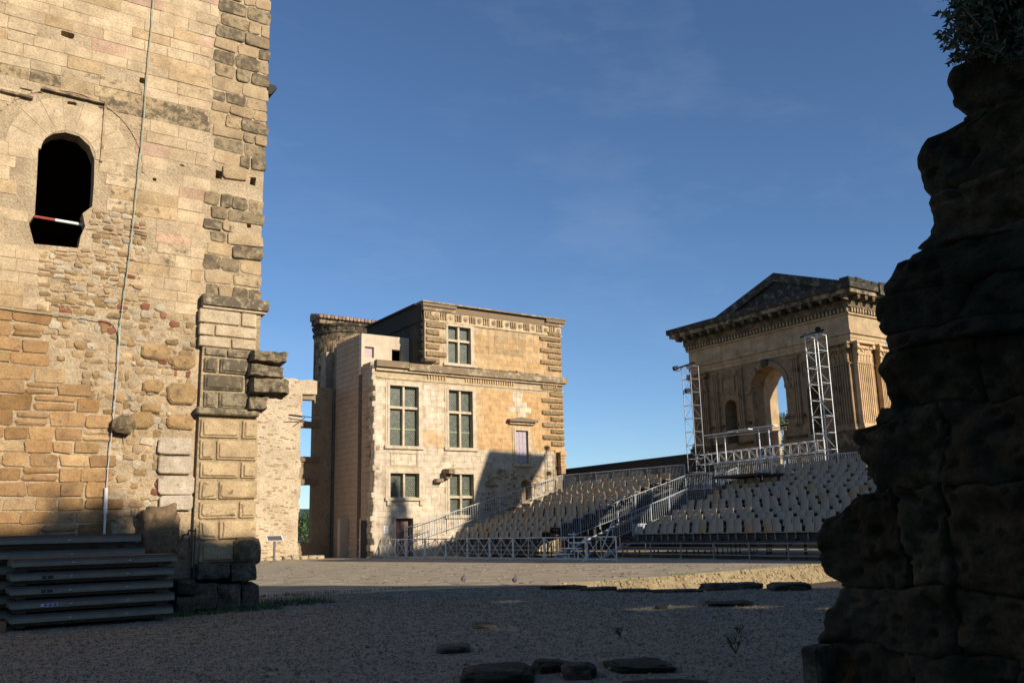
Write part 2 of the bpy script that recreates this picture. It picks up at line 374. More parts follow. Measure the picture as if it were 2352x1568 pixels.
mb.build('wall', M['tower_stone'], tower)
Q = lambda pts: [PV(x, y, TV) for x, y in pts]
z_rub = Q([(188, 474), (330, 488), (334, 560), (330, 690), (285, 735), (98, 722), (88, 566), (181, 574), (200, 520)])
z_mix = Q([(98, 722), (285, 735), (330, 690), (458, 740), (456, 1010), (448, 1330), (250, 1330), (252, 1020), (240, 960), (190, 900), (130, 820)])
z_brown = Q([(-400, 700), (98, 722), (130, 820), (190, 900), (240, 960), (252, 1020), (250, 1400), (-400, 1400)])
z_white = Q([(355, 1000), (448, 1000), (450, 1220), (355, 1220)])
quo_l = PV(478, 400, TV)[0]; z_cap = PV(520, 690, TV)[1]; pil_l = PV(452, 900, TV)[0]
arch_c = ((win[5][0]+win[10][0])/2, win[10][1]); arch_r = (win[10][0]-win[5][0])/2
z_band = lambda u: PV(250, 236, TV)[1] + 0.0*u
ash, brw, rub, quo = [], [], [], []
def near_win(a0, a1, b0, b1):
    for i in range(7):
        for j in range(5):
            p = (a0+(a1-a0)*i/6, b0+(b1-b0)*j/4)
            if inside(p, win) or any(inside(p, h_) for h_ in putlogs): return True
    return False
def in_arch_ring(u, z):
    d = math.hypot(u-arch_c[0], z-arch_c[1]); return z > arch_c[1]-.05 and d < arch_r+.92
def add(lst, a0, a1, b0, b1, **k):
    lst.append(dict(w=a1-a0, h=b1-b0, k=dict(a0=a0, a1=a1, b0=b0, b1=b1, fr=tf, **k)))
z = 0.0; row = 0
while z < 18.9:                                                        # regular courses
    h = random.uniform(.25, .33) if z > 6.6 else random.uniform(.26, .36)
    u = -0.9 + random.uniform(0, .6)
    while u < UR-.1:
        w = random.uniform(.5, 1.0) if z > 6.6 else random.uniform(.4, .85)
        cu, cz = u+w/2, z+h/2
        lim = quo_l+random.uniform(-.1, .08) if z > z_cap else pil_l-.06
        if u+w > lim-.18: w = lim-u
        if w < .16: break
        cu = u+w/2
        c = (cu, cz)
        if not (inside(c, z_rub) or inside(c, z_mix) or near_win(u, u+w, z, z+h) or in_arch_ring(cu, cz)):
            if inside(c, z_brown):
                d = random.random()
                col = (.40, .245, .115) if d < .6 else (.33, .195, .085) if d < .85 else (.47, .32, .17)
                if random.random() < .16:                                # a broken course: two thin stones
                    hm = h*random.uniform(.35, .65)
                    add(brw, u+.015, u+w-.03, z+.012, z+hm-.016, front=.035, bevel=.035, jit=.018, bulge=.015, tint=vary(T(*col), .16, .1), rough=.6)
                    add(brw, u+.03, u+w-.015, z+hm+.008, z+h-.014, front=.03, bevel=.03, jit=.018, bulge=.015, tint=vary(T(*col), .16, .1), rough=.6)
                else:
                    add(brw, u+.012, u+w-.014, z+.012, z+h-.014, front=.025+random.uniform(-.012, .02), bevel=.011, jit=.026, bulge=.008, tint=vary(T(*col), .18, .07), rough=.26)
            else:
                col = (.57, .435, .275) if random.random() < .8 else (.51, .365, .205)
                wt = .0 + max(0, fb(cu, cz, 3.3, .45))*.25
                if abs(cz-z_band(cu)) < .24: col = (.47, .35, .2); wt = random.choice((.1, .2, .3))
                if random.random() < .035 and cz > 8: col = (.55, .375, .26)
                if random.random() < .04: continue                       # a missing stone
                add(ash, u+.004, u+w-.005, z+.004, z+h-.005, front=.010+random.uniform(-.005, .009), bevel=.006, jit=.008, bulge=.006, tint=vary(T(*col), .10, wt), rough=.10)
        u += w
    z += h; row += 1
# quoins with worn bosses on the right corner
z = z_cap+.02; k = 0
while z < 18.9:
    h = random.uniform(.27, .40); u = quo_l + random.uniform(-.08, .12)
    while u < UR-.05:
        w = random.uniform(.26, .78)
        if UR-(u+w) < .22: w = UR-u + random.uniform(-.02, .03)
        if near_win(u, u+w, z, z+h): u += w; continue
        d = random.random(); wt = .30 if d < .30 else .19 if d < .6 else .04
        col = (.34, .26, .155) if d < .5 else (.46, .34, .20)
        add(quo, u+.012, u+w-.015, z+.012, z+h-.014, front=.04+random.uniform(-.03, .03), bevel=.015, jit=.024, bulge=.010, tint=vary(T(*col), .12, wt), rough=.3)
        u += w
    z += h
# rubble patch and mixed fill under the window
def fill_rubble(poly, hmin, hmax, keep, lst, reds):
    us = [p[0] for p in poly]; zs = [p[1] for p in poly]; z = min(zs)
    while z < max(zs):
        h = random.uniform(hmin, hmax); u = min(us)+random.uniform(0, .1)
        while u < max(us):
            w = random.uniform(.10, .30)
            c = (u+w/2, z+h/2)
            if inside(c, poly) and random.random() < keep and not near_win(u, u+w, z, z+h) and u+w < pil_l-.04:
                d = random.random()
                col = (.30, .125, .075) if d < reds else (.50, .42, .30) if d < .25 else (.36, .24, .12) if d < .55 else (.46, .33, .19)
                oz = random.uniform(-.02, .02)
                add(lst, u+.006, u+w-.008, z+.004+oz, z+h-.008+oz, front=random.uniform(-.015, .038), bevel=.014, jit=.022, bulge=.016, tint=vary(T(*col), .18, .08), rough=.5)
            u += w
        z += h*.96
fill_rubble(z_rub, .07, .145, .97, rub, .06)
fill_rubble(z_mix, .10, .20, .84, rub, .07)
for x0, x1, y0, y1 in ((325, 390, 790, 830), (395, 445, 815, 850), (330, 372, 870, 905), (385, 450, 880, 930), (325, 370, 925, 950), (380, 445, 955, 985), (300, 350, 945, 985)):
    a0, b1 = PV(x0, y0, TV); a1, b0 = PV(x1, y1, TV)
    add(rub, a0, a1, b0, b1, front=.085, bevel=.04, jit=.03, bulge=.02, tint=vary(T(.42, .275, .13), .1, .1), rough=.5)
for x0, x1, y0, y1 in ((362, 440, 1005, 1045), (362, 440, 1047, 1088), (362, 442, 1092, 1135), (365, 440, 1138, 1170)):
    a0, b1 = PV(x0, y0, TV); a1, b0 = PV(x1, y1, TV)
    add(rub, a0, a1, b0, b1, front=.11, bevel=.02, jit=.012, bulge=.012, tint=vary(T(.55, .46, .35), .05, .05), rough=.3)
pick_parts(ash, 'ashlar_block', 'ashlar_blocks', M['tower_stone'], tower)
pick_parts(brw, 'brown_stone', 'brown_stones', M['tower_stone'], tower)
pick_parts(rub, 'rubble_stone', 'rubble_stones', M['tower_stone'], tower)
pick_parts(quo, 'quoin', 'quoins', M['tower_stone'], tower)
# voussoirs round the window head
for i in range(9):
    a0 = math.pi*i/9+.004; a1 = math.pi*(i+1)/9-.004; r0 = arch_r+.02; r1 = arch_r+random.uniform(.62, .86)
    P = [(arch_c[0]+r*math.cos(a), arch_c[1]+r*math.sin(a)) for r, a in ((r0, a0), (r1, a0), (r1, (a0+a1)/2), (r1, a1), (r0, a1), (r0, (a0+a1)/2))]
    mb = MB(); mb.prism(P, -.1,   .012+random.uniform(-.005, .005), tf, vary(T(.57, .44, .285), .05)); mb.build('voussoir', M['tower_stone'], tower)
mb = MB()                                                               # the wide relieving arch and the cut line beside the window
for i in range(26):
    a = math.pi*(i/25); r = arch_r+1.06
    p = (arch_c[0]+r*math.cos(a), arch_c[1]-.1+r*1.02*math.sin(a)); a2 = math.pi*((i+.9)/25)
    q = (arch_c[0]+r*math.cos(a2), arch_c[1]-.1+r*1.02*math.sin(a2))
    mb.bar(tf(*p, .012), tf(*q, .012), .05, .03, T(.50, .375, .23), up=(0, 1, 0))
mb.build('arch_edge', M['tower_stone'], tower)
for px in ([(95, 205), (240, 240)], [(0, 210), (75, 228)]):
    (a0, b0), (a1, b1) = [PV(x, y, TV) for x, y in px]
    mb = MB(); mb.bar(tf(a0, b0, .05), tf(a1, b1, .05), .1, .05, T(.44, .32, .19, .3), up=(0, 0, 1)); mb.build('drip_mould', M['tower_stone'], tower)
a, b = PV(242, 240, TV); a2, b2 = PV(232, 372, TV)
mb = MB(); mb.bar(tf(a, b, .02), tf(a2, b2, .02), .05, .07, T(.50, .375, .23, .1), up=(0, 1, 0)); mb.build('window_moulding', M['tower_stone'], tower)
# red and white pole across the window
p0, p1 = PV(76, 497, TV+.25), PV(194, 517, TV+.25); pm = lerp(p0, p1, .42)
mb = MB(); mb.tube((p0[0], TV+.25, p0[1]), (pm[0], TV+.25, pm[1]), .035, 8); po = mb.build('window_pole', M['red_paint'], tower)
mb = MB(); mb.tube((pm[0], TV+.25, pm[1]), (p1[0], TV+.25, p1[1]), .036, 8); mb.build('white_half', M['white_metal'], po)
# lower pilaster with panelled blocks
pf = FV(TV-.16)
pl, pr = PV(457, 900, TV-.16)[0], PV(592, 1100, TV-.16)[0]
def py(y): return PV(525, y, TV-.16)[1]
def px_(x, y): return PV(x, y, TV-.16)[0]
mb = MB(); mb.box(pl+.04, pr-.06, TV-.13, TV+.4, py(1300), z_cap+.03, T(.5, .385, .235, .1)); mb.build('pilaster_core', M['mortar'], tower)
mb = MB(); mb.box(pl-.03, pr+.10, TV-.26, TV+.3, py(706), z_cap+.04, T(.44, .36, .24, .35)); mb.box(pl-.01, pr+.05, TV-.20, TV+.3, py(713), py(706)-.002, T(.5, .4, .26, .1)); mb.build('cap_moulding', M['tower_stone'], tower)
rows = [(714, 746, .0, [(457, 552), (555, 590)]), (748, 774, .0, [(457, 492), (494, 590)]), (776, 800, .05, [(457, 530), (532, 588)]), (802, 820, .25, [(470, 520), (522, 585)]),
        (824, 858, .36, [(468, 500), (504, 586)]), (862, 898, .36, [(468, 560), (564, 588)]), (900, 938, .24, [(467, 498), (502, 585)]),
        (962, 1006, .05, [(460, 550), (556, 592)]), (1010, 1056, .05, [(458, 492), (497, 592)]), (1060, 1098, .05, [(458, 548), (553, 592)]),
        (1104, 1146, .08, [(457, 500), (503, 590)]), (1150, 1190, .08, [(457, 545), (549, 588)]), (1194, 1238, .08, [(457, 500), (503, 589)]), (1242, 1290, .1, [(457, 540), (544, 596)])]
for y0, y1, wt, cells in rows:
    for x0, x1 in cells:
        a0, a1 = px_(x0, (y0+y1)/2), px_(x1, (y0+y1)/2)
        col = (.33, .27, .175) if wt > .22 else (.56, .45, .30) if y0 < 800 else (.54, .40, .23)
        mb = MB(); mb.stone(a0+.01, a1-.01, py(y1)+.01, py(y0)-.01, pf, front=.02, bevel=.015, jit=.006, bulge=.004, tint=vary(T(*col), .06, wt), rough=.1)
        if 820 < y0 and (x1-x0) > 25:
            mb.stone(a0+.06, a1-.06, py(y1)+.055, py(y0)-.055, pf, front=.06, back=.0, bevel=.02, jit=.006 if y0 < 1100 else .03, bulge=.01, tint=vary(T(*col), .06, wt), rough=.15)
        mb.build('pilaster_block', M['tower_stone'], tower)
mb = MB(); mb.stone(pl-.04, pr-.05, py(956), py(940), pf, front=.13, bevel=.03, jit=.02, tint=T(.36, .29, .18, .28)); mb.build('sill_moulding', M['tower_stone'], tower)
for x0, y0, x1, y1, fr_, bk in ((572, 806, 657, 838, .30, -.6), (566, 836, 652, 870, .22, -.6), (570, 868, 661, 911, .30, -.6), (566, 909, 613, 943, .24, -.5)):
    a0, b1 = PV(x0, y0, TV-.2); a1, b0 = PV(x1, y1, TV-.2); bm_ = MB(); n_, m_ = 16, 7; g_ = []
    for q in range(m_+1):
        for p in range(n_+1):
            sx, tx = p/n_, q/m_; e = min(1, (1-sx)*(a1-a0)/.16); f_ = min(1, min(tx, 1-tx)*(b1-b0)/.05)
            a = a0+(a1-a0)*sx + .05*fb(tx*3, a0*9, b0, 1, 3)*sx; b = b0-.03+(b1-b0+.06)*tx + .035*fb(sx*4, b0*5, 1, 1, 3)
            c = fr_*(.72+.28*(1-(1-e)**2))-.035*(1-f_)**2+.15*fb(a*3, b*3, 2.2, 1, 5)
            g_.append(pf(a, b, c if 0 < p and 0 < q < m_ and p < n_ else -.3))
    bm_.add(g_, [(q*(n_+1)+p, q*(n_+1)+p+1, (q+1)*(n_+1)+p+1, (q+1)*(n_+1)+p) for q in range(m_) for p in range(n_)], vary(T(.30, .24, .15), .1, .26)); bm_.build('overhanging_block', M['tower_stone'], tower, smooth=False)
a0, b1 = PV(592, 188, TV+.2); a1, b0 = PV(630, 232, TV+.2)
mb = MB(); mb.prism([(a0-.1, b1-.04), (a1-.02, b1-.04), (a1+.03, b1-.12), (a1-.05, b1-.2), (a1-.12, b0+.12), (a0+.05, b0)], -.9, .12, FV(TV+.2), T(.2, .18, .13, .7)); mb.build('cornice_fragment', M['dark_ashlar'], tower)
# projecting stones low on the wall
a0, b1 = PV(258, 957, TV); a1, b0 = PV(305, 995, TV)
mb = MB(); mb.stone(a0, a1, b0, b1, tf, front=.30, bevel=.09, jit=.04, bulge=.04, tint=T(.38, .27, .14, .35), rough=.5); mb.build('projecting_stone', M['tower_stone'], tower)
# conduit running down the wall
cp = lambda pts: [tf(*PV(x, y, TV), .09) for x, y in pts]
mb = MB(); mb.path(cp([(352, -25), (347, 60), (338, 150), (326, 310), (312, 440), (298, 570), (282, 690), (274, 752)]), .012, 8); mb.path(cp([(-60, 700), (60, 717), (160, 728), (240, 737), (262, 744), (270, 758), (272, 790)]), .012, 8)
mb.build('green_conduit', M['conduit_green'], tower)
mb = MB(); mb.path(cp([(274, 752), (266, 880), (258, 965), (246, 1075), (243, 1120)]), .012, 8); mb.build('grey_conduit', M['galv'], tower)
mb = MB(); mb.path(cp([(242, 1120), (240, 1180)]), .04, 8); mb.path(cp([(240, 1180), (237, 1240)]), .025, 8); mb.build('white_sleeve', M['white_metal'], tower)
# rough stones and base at the foot of the tower
def boulder(name, c, s, seed, mat, tint, parent=None, n=2, amp=.25, flat=0.0):
    bm = bmesh.new(); bmesh.ops.create_icosphere(bm, subdivisions=n+1, radius=1)
    for v in bm.verts:
        d = v.co.normalized(); q = Vector((abs(d.x)**.55*math.copysign(1, d.x), abs(d.y)**.55*math.copysign(1, d.y), abs(d.z)**.5*math.copysign(1, d.z)))
        k = 1 + amp*fb(d.x+seed, d.y+seed*1.7, d.z, 1.3, 4)
        v.co = Vector((q.x*s[0], q.y*s[1], q.z*s[2]))*k
    mb = MB(); bm.verts.index_update()
    mb.add([(v.co.x+c[0], v.co.y+c[1], v.co.z+c[2]) for v in bm.verts], [tuple(v.index for v in f.verts) for f in bm.faces], tint); bm.free()
    return mb.build(name, mat, parent, smooth=True)
MOSS = T(.085, .08, .05, .45)
def bould_px(name, x0, y0, x1, y1, v, dep, seed, tint, parent, mat='rock', amp=.25):
    a0, b1 = PV(x0, y0, v); a1, b0 = PV(x1, y1, v)
    return boulder(name, ((a0+a1)/2, v+dep*.4, (b0+b1)/2), ((a1-a0)/2*.95, dep/2, (b1-b0)/2*.98), seed, M[mat], tint, parent, 3, amp)
bs = lambda a, b, c: (a, TV-.35-c, b)
for x0, y0, x1, y1, fr_ in ((452, 1292, 535, 1332, .12), (530, 1290, 594, 1336, .16), (440, 1334, 500, 1402, .26), (497, 1336, 556, 1404, .22), (553, 1338, 597, 1400, .18), (402, 1330, 446, 1368, .34), (396, 1366, 446, 1410, .42)):
    a0, b1 = PV(x0, y0, TV-.55); a1, b0 = PV(x1, y1, TV-.55); bm_ = MB(); n_, m_ = 12, 9; g_ = []
    for q in range(m_+1):
        for p in range(n_+1):
            sx, tx = p/n_, q/m_; e = min(1, min(sx, 1-sx)*(a1-a0)/.08); f_ = min(1, min(tx, 1-tx)*(b1-b0)/.07)
            a = a0+(a1-a0)*sx+.03*fb(tx*3, a0*7, 1, 1, 3); b = b0+(b1-b0)*tx+.03*fb(sx*3, b0*7, 3, 1, 3)
            c = fr_+.10*fb(a*2.2, b*2.2, x0, 1, 5)-.06*(1-e)**2-.06*(1-f_)**2
            g_.append(bs(a, b, c if 0 < p < n_ and 0 < q < m_ else -.5))
    bm_.add(g_, [(q*(n_+1)+p, q*(n_+1)+p+1, (q+1)*(n_+1)+p+1, (q+1)*(n_+1)+p) for q in range(m_) for p in range(n_)], vary(T(.17, .15, .11), .2, .22)); bm_.build('base_block', M['rock'], tower)
bould_px('base_block', 538, 1234, 600, 1300, TV-.30, .7, 9.4, T(.36, .24, .12, .3), tower, 'tower_stone', amp=.16)
bld = bould_px('boulder', 327, 1163, 412, 1290, TV-.45, .8, 7.7, T(.26, .18, .10, .2), None, 'tower_stone', amp=.3)
tag(bld, 'rounded brown boulder leaning at the tower foot behind the stacked decks', 'boulder')

# ------------------------------------------------------------------ the palace pavilion in the middle
PVV = 52.0
palace = thing('palace_pavilion', 'sunlit ochre Renaissance palace pavilion with tall cross windows behind the seating', 'palace', (32, 52, 0))
wf = FV(PVV)
P = lambda x, y: PV(x, y, PVV)
def R_(x0, y0, x1, y1):
    a0, b1 = P(x0, y0); a1, b0 = P(x1, y1); return a0, b0, a1, b1
uL = P(862, 900)[0]; uM = P(975, 720)[0]; uR = P(1289, 800)[0]; zTop = P(975, 690)[1]-.05; zLed = P(862, 836)[1]
wins = {'w1': R_(895, 884, 961, 1025), 'w2': R_(1030, 895, 1086, 1029), 'w3': R_(1028, 748, 1081, 838), 'w4': R_(896, 1086, 962, 1142), 'w5': R_(1032, 1088, 1088, 1182)}
door = R_(909, 1190, 948, 1285); shut = R_(1183, 988, 1213, 1065); nich = R_(1196, 1104, 1222, 1150)
holes_low = [rect(*wins[k]) for k in ('w1', 'w2', 'w4', 'w5')] + [rect(*door), rect(*shut), arch(nich[0], nich[1], nich[2], nich[3]-.35, 8)]
# toothed left end, broken lower right end
zs = [-.3]; edge = []
z = -.3; k = 0
while z < zLed-.1:
    h = random.uniform(.30, .42); z2 = min(z+h, zLed-.05); off = random.uniform(-.16, -.04) if random.random() < .5 else random.uniform(-.02, .12)
    edge += [(uL+off, z2), (uL+off, z)][::-1]; z = z2; k += 1
right = [(uR-1.0, -.3), (uR-.95, P(1280, 1130)[1]), (uR-.72, P(1275, 1100)[1]), (uR-.95, P(1268, 1078)[1]), (uR-.86, P(1268, 1055)[1]), (uR-.80, P(1268, 1036)[1]), (uR-.05, P(1290, 1022)[1]), (uR-.05, zLed-.05)]
left = [(a, b) for a, b in edge][::-1]
MORT = T(.50, .40, .26)
mb = MB(); holed_wall(mb, right+left, holes_low, wf, .8, MORT); mb.build('wall', M['ashlar'], palace)
mb = MB(); holed_wall(mb, rect(uM, zLed-.05+.004, uR-.03, zTop-.3), [rect(*wins['w3'])], wf, .8, MORT); mb.build('upper_wall', M['ashlar'], palace)
mb = MB()
VB = 61.0
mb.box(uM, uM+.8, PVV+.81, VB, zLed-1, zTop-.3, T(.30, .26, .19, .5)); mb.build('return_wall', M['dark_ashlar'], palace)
mb = MB(); mb.box(uL+.02, uL+.5, PVV+.805, P(862, 825)[0]*0+PU(832, 832, uL)[0]+.0, -.3, PU(862, 826, uL)[1], T(.45, .315, .205)); 
vBlk = PU(830, 765, uL)[0]; vEnd = PU(773, 788, uL)[0]; zBlk = PU(830, 765, uL)[1]
mb.box(uL+.02, uL+.5, vBlk+.402, vEnd, -.3, zBlk, T(.45, .315, .205)); mb.build('concrete_wall', M['concrete'], palace)
# recessed board joints on the concrete flank
mb = MB(); z = .4
while z < zBlk-.1:
    v0 = PVV+.85 if z < PU(862, 826, uL)[1]-.05 else vBlk+.05
    mb.box(uL+.011, uL+.03, v0, vEnd-.02, z, z+.025, T(.24, .175, .12)); z += .38
mb.build('board_joint', M['concrete'], palace, kind='stuff')
mb = MB()
for i in range(6):
    v, z = PU(847, 930, uL)[0]+random.uniform(-.2, .2), PU(847, 960+i*22, uL)[1]
    mb.box(uL-.03, uL+.03, v-.35, v+.3, z, z+.05, T(.2, .12, .07))
mb.build('dark_ledge', M['concrete'], palace)  # dark brown strips across the concrete flank
mb = MB(); mb.box(uR-.9, uR-.04, PVV+.805, VB, -.3, zTop-.3, T(.4, .33, .22)); mb.box(uM+.81, uR-.95, VB-.8, VB-.001, -.3, zTop-.3, T(.4, .33, .22))
mb.box(uM+.81, uR-.91, PVV+.81, VB-.81, zTop-.6, zTop-.4, T(.3, .27, .2)); mb.box(uL+.51, uM-.001, PVV+.81, VB-.81, zLed-.35, zLed-.1, T(.4, .35, .26)); mb.build('rear_walls', M['ashlar'], palace)
# ashlar facing
def zone_tint(u, z):
    t = lerp(T(.67, .565, .43), T(.60, .39, .19), max(0, min(1, (u-P(1000, 1000)[0])/4.0)))       # ochre towards the right
    n = fb(u, z, 1.7, .35, 4)
    t = lerp(t, T(.56, .35, .165), max(0, min(.8, n*2.0)))
    if z < P(1060, 1035)[1]: t = lerp(t, T(.62, .53, .40), .9)                                        # pale repaired base
    if u < P(905, 900)[0]: t = lerp(t, T(.64, .54, .41), .85)
    if z > zLed: t = lerp(t, T(.61, .45, .265), .55)
    if z > zLed+.5 and P(1100, 780)[0] < u < P(1205, 780)[0] and z > P(1150, 812)[1] and random.random() < .75: t = lerp(t, T(.30, .235, .15), random.uniform(.3, .9))
    if z < zLed+2.6 and z > zLed: t = lerp(t, T(.50, .32, .15), random.uniform(.2, .9))
    return t
for_ = []
openings = [wins['w1'], wins['w2'], wins['w3'], wins['w4'], wins['w5'], door, shut, nich]
def hits(a0, b0, a1, b1, m=.0): return any(a0 < o[2]+m and a1 > o[0]-m and b0 < o[3]+m and b1 > o[1]-m for o in openings)
patches = [[(1172, 905), (1196, 905), (1200, 935), (1215, 940), (1218, 975), (1190, 975), (1180, 940)], [(1020, 880), (1110, 885), (1095, 930), (1088, 900), (1030, 895)]]
patches = [[P(*q) for q in p] for p in patches]
rubz = [P(x, y) for x, y in ((1105, 1060), (1150, 1075), (1270, 1083), (1270, 1180), (1105, 1180))]
stz = []
z = 0.0
while z < zTop-1.3:
    h = random.choice((.36, .40, .44)); 
    if zLed-.75 < z+h and z < zLed+.35: z = zLed+.36 if z+h > zLed-.75 and z < zLed+.3 else z+h
    u = (uL+.02 if z < zLed else uM) + (0 if random.random() < .5 else -.0); first = True
    while u < uR-.1:
        w = random.uniform(.55, 1.15)
        if u+w > uR-.35: w = uR-.03-u
        lim_r = uR-1.0 if z+h < P(1280, 1030)[1] else uR
        if u+w > lim_r:
            w = lim_r-u
        if w < .15: break
        if not hits(u, z, u+w, z+h, .02) and not inside((u+w/2, z+h/2), rubz):
            t = zone_tint(u+w/2, z+h/2)
            if any(inside((u+w/2, z+h/2), p) for p in patches): t = T(.64, .55, .40)
            stz.append(dict(w=w, h=h, k=dict(a0=u+.006, a1=u+w-.006, b0=z+.006, b1=z+h-.006, fr=wf, front=.014+random.uniform(-.004, .006), back=-.02, bevel=.008, jit=.003, bulge=.002, tint=vary(t, .06, .0+max(0, fb(u, z, 9.1, .4)*.22)), rough=.08)))
        elif w > .3:                                              # fill the slivers beside openings
            for s0, s1 in ((u, u+w/2), (u+w/2, u+w)):
                if not hits(s0, z, s1, z+h, .02) and not inside(((s0+s1)/2, z+h/2), rubz):
                    stz.append(dict(w=s1-s0, h=h, k=dict(a0=s0+.006, a1=s1-.006, b0=z+.006, b1=z+h-.006, fr=wf, front=.014, back=-.02, bevel=.008, jit=.003, bulge=.002, tint=vary(zone_tint((s0+s1)/2, z+h/2), .06, .0), rough=.08)))
        u += w
    z += h
pick_parts(stz, 'ashlar_block', 'ashlar_blocks', M['ashlar'], palace)
rb = []
for i in range(120):
    u = random.uniform(rubz[0][0], rubz[1][0]*.2+rubz[2][0]*.8); z = random.uniform(rubz[4][1], rubz[1][1])
    w, h = random.uniform(.15, .42), random.uniform(.10, .2)
    if inside((u, z), rubz) and inside((u+w, z+h), rubz) and not hits(u, z, u+w, z+h, .03):
        rb.append(dict(w=w, h=h, k=dict(a0=u, a1=u+w, b0=z, b1=z+h, fr=wf, front=.03, back=-.05, bevel=.03, jit=.03, bulge=.01, tint=vary(T(.36, .25, .14), .2, .2), rough=.7)))
pick_parts(rb, 'rubble_stone', 'rubble_stones', M['ashlar'], palace)
# toothing stones on the broken left end
for i in range(0, len(edge)-1, 2):
    a, b0 = edge[i]; _, b1 = edge[i+1]
    mb = MB(); mb.stone(min(a-random.uniform(0, .14), uL-.02), uL+.10, b0+.006, b1-.006, wf, front=.02, back=-.55, bevel=.03, jit=.03, bulge=.015, tint=vary(T(.60, .49, .355), .08, .05), rough=.3); mb.build('toothing_stone', M['ashlar'], palace)
# ledge, friezes, top cornice
def strip(name, a0, a1, b0, b1, out, tint, mat='ashlar', back=.1): 
    mb = MB(); mb.box(a0, a1, b0, b1, -back, out, tint, wf); return mb.build(name, M[mat], palace)
zl0, zl1 = zLed-.26, zLed+.26
strip('ledge', uL-.06, P(935, 830)[0], zl0+.1, zl1, .34, T(.48, .40, .27, .45)); strip('ledge', P(935, 830)[0]+.004, uR+.18, zl0, zl1-.06, .38, T(.50, .41, .27, .35))
strip('ledge_fascia', uL-.02, uR+.08, zl0-.14, zl0-.003, .20, T(.54, .43, .28, .1)); strip('string_band', uL+.02, uR+.03, zl0-.62, zl0-.5, .07, T(.56, .44, .28, .1))
mb = MB(); a, b = P(1020, 838)[0], uR-.3                                   # dry weeds on the ledge
for i in range(420):
    u = random.uniform(P(1085, 850)[0], P(1235, 860)[0]); h = .05+.22*max(0, fb(u, 2, 0, .9)+.3)
    mb.tube((u, PVV-random.uniform(.05, .34), zl1-.06), (u+random.uniform(-.06, .06), PVV-random.uniform(.05, .4), zl1-.06+h*random.uniform(.4, 1)), .012, 3, vary(T(.9, .8, .6), .3))
wd = mb.build('ledge_weeds', plain_mat('dry_weed', (.20, .18, .13), .9), None, kind='stuff'); tag(wd, 'dry grey weeds growing along the palace ledge', 'weeds')
mb = MB()
for x0, x1 in ((982, 1026), (1068, 1182), (1245, 1280)):
    a0, a1 = P(x0, 860)[0], P(x1, 860)[0]; n = max(4, int((a1-a0)/.19))
    for i in range(n):
        a = a0+(a1-a0)*i/n; mb.box(a, a+.10, zl0-.49, zl0-.16, -.02, .085, vary(T(.54, .38, .2), .1), wf)
mb.build('frieze_flutes', M['ashlar'], palace, kind='stuff')
zf1, zf0 = zTop-.62, zTop-1.22
strip('architrave', uM-.05, uR+.04, zf0-.14, zf0-.02, .10, T(.57, .45, .29, .1))
strip('frieze', uM-.02, uR+.01, zf0-.015, zf1+.003, .04, T(.58, .45, .28, .1))
strip('cornice', uM-.16, P(1045, 700)[0], zf1+.01, zf1+.28, .14, T(.52, .42, .28, .35)); strip('cornice', uM-.24, P(1045, 700)[0], zf1+.283, zf1+.5, .26, T(.48, .40, .27, .5)); strip('cornice', P(1045, 700)[0]+.004, P(1250, 730)[0], zf1+.012, zf1+.46, .08, T(.44, .36, .24, .6))
strip('cornice', P(1250, 730)[0]+.004, uR+.14, zf1+.013, zf1+.26, .14, T(.52, .42, .28, .35)); strip('cornice', P(1250, 730)[0]+.004, uR+.26, zf1+.263, zf1+.48, .28, T(.46, .38, .26, .5))
strip('coping', uM-.30, uR+.30, zf1+.503, zTop-.02, .34, T(.40, .34, .24, .3), back=.9)
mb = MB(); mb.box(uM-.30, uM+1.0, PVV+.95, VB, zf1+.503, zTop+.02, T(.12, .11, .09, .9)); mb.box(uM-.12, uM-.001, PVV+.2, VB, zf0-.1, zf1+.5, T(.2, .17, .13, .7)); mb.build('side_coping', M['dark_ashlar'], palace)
def trig(a):
    mb = MB()
    for i in range(3): mb.box(a+i*.19, a+i*.19+.12, zf0+.05, zf1-.06, .03, .12, T(.50, .37, .21, .3), wf)
    mb.build('triglyph', M['ashlar'], palace)
def disc(a):
    mb = MB(); n = 12; c = (zf0+zf1)/2
    mb.prism([(a+.19*math.cos(6.283*i/n), c+.21*math.sin(6.283*i/n)) for i in range(n)], .02, .07, wf, T(.52, .39, .23, .25)); mb.prism([(a+.12*math.cos(6.283*i/n), c+.13*math.sin(6.283*i/n)) for i in range(n)], .071, .12, wf, T(.5, .36, .2, .35)); mb.build('metope', M['ashlar'], palace)
u = uM+.05; i = 0
while u < uR-.5:
    if not (P(1052, 700)[0] < u < P(1070, 700)[0]-.1):
        trig(u)
        if u+.9 < uR: disc(u+.86)
    u += 1.16; i += 1
# vermiculated quoins
def verm(a0, a1, b0, b1, out=.17, sid=1):
    mb = MB(); nx, ny = max(6, int((a1-a0)/.085)), 6; g = []
    for j in range(ny+1):
        for i in range(nx+1):
            s, t = i/nx, j/ny; a = a0+(a1-a0)*s; b = b0+(b1-b0)*t
            e = min(s*(a1-a0), (1-s)*(a1-a0), .14)/.14; f_ = min(t, 1-t, .28)/.28
            o = out*(1-(1-e)**2.2)*(1-(1-f_)**2.2)+random.uniform(-.045, .035)*(e > .3)*(f_ > .3)
            g.append(wf(a, b, o if 0 < i < nx and 0 < j < ny else -.03))
    mb.add(g, [(j*(nx+1)+i, j*(nx+1)+i+1, (j+1)*(nx+1)+i+1, (j+1)*(nx+1)+i) for j in range(ny) for i in range(nx)], vary(T(.44, .32, .18, .10), .1, .12))
    mb.build('vermiculated_quoin', M['vermiculated'], palace, smooth=False)
def zz(x, y): return P(x, y)[1]
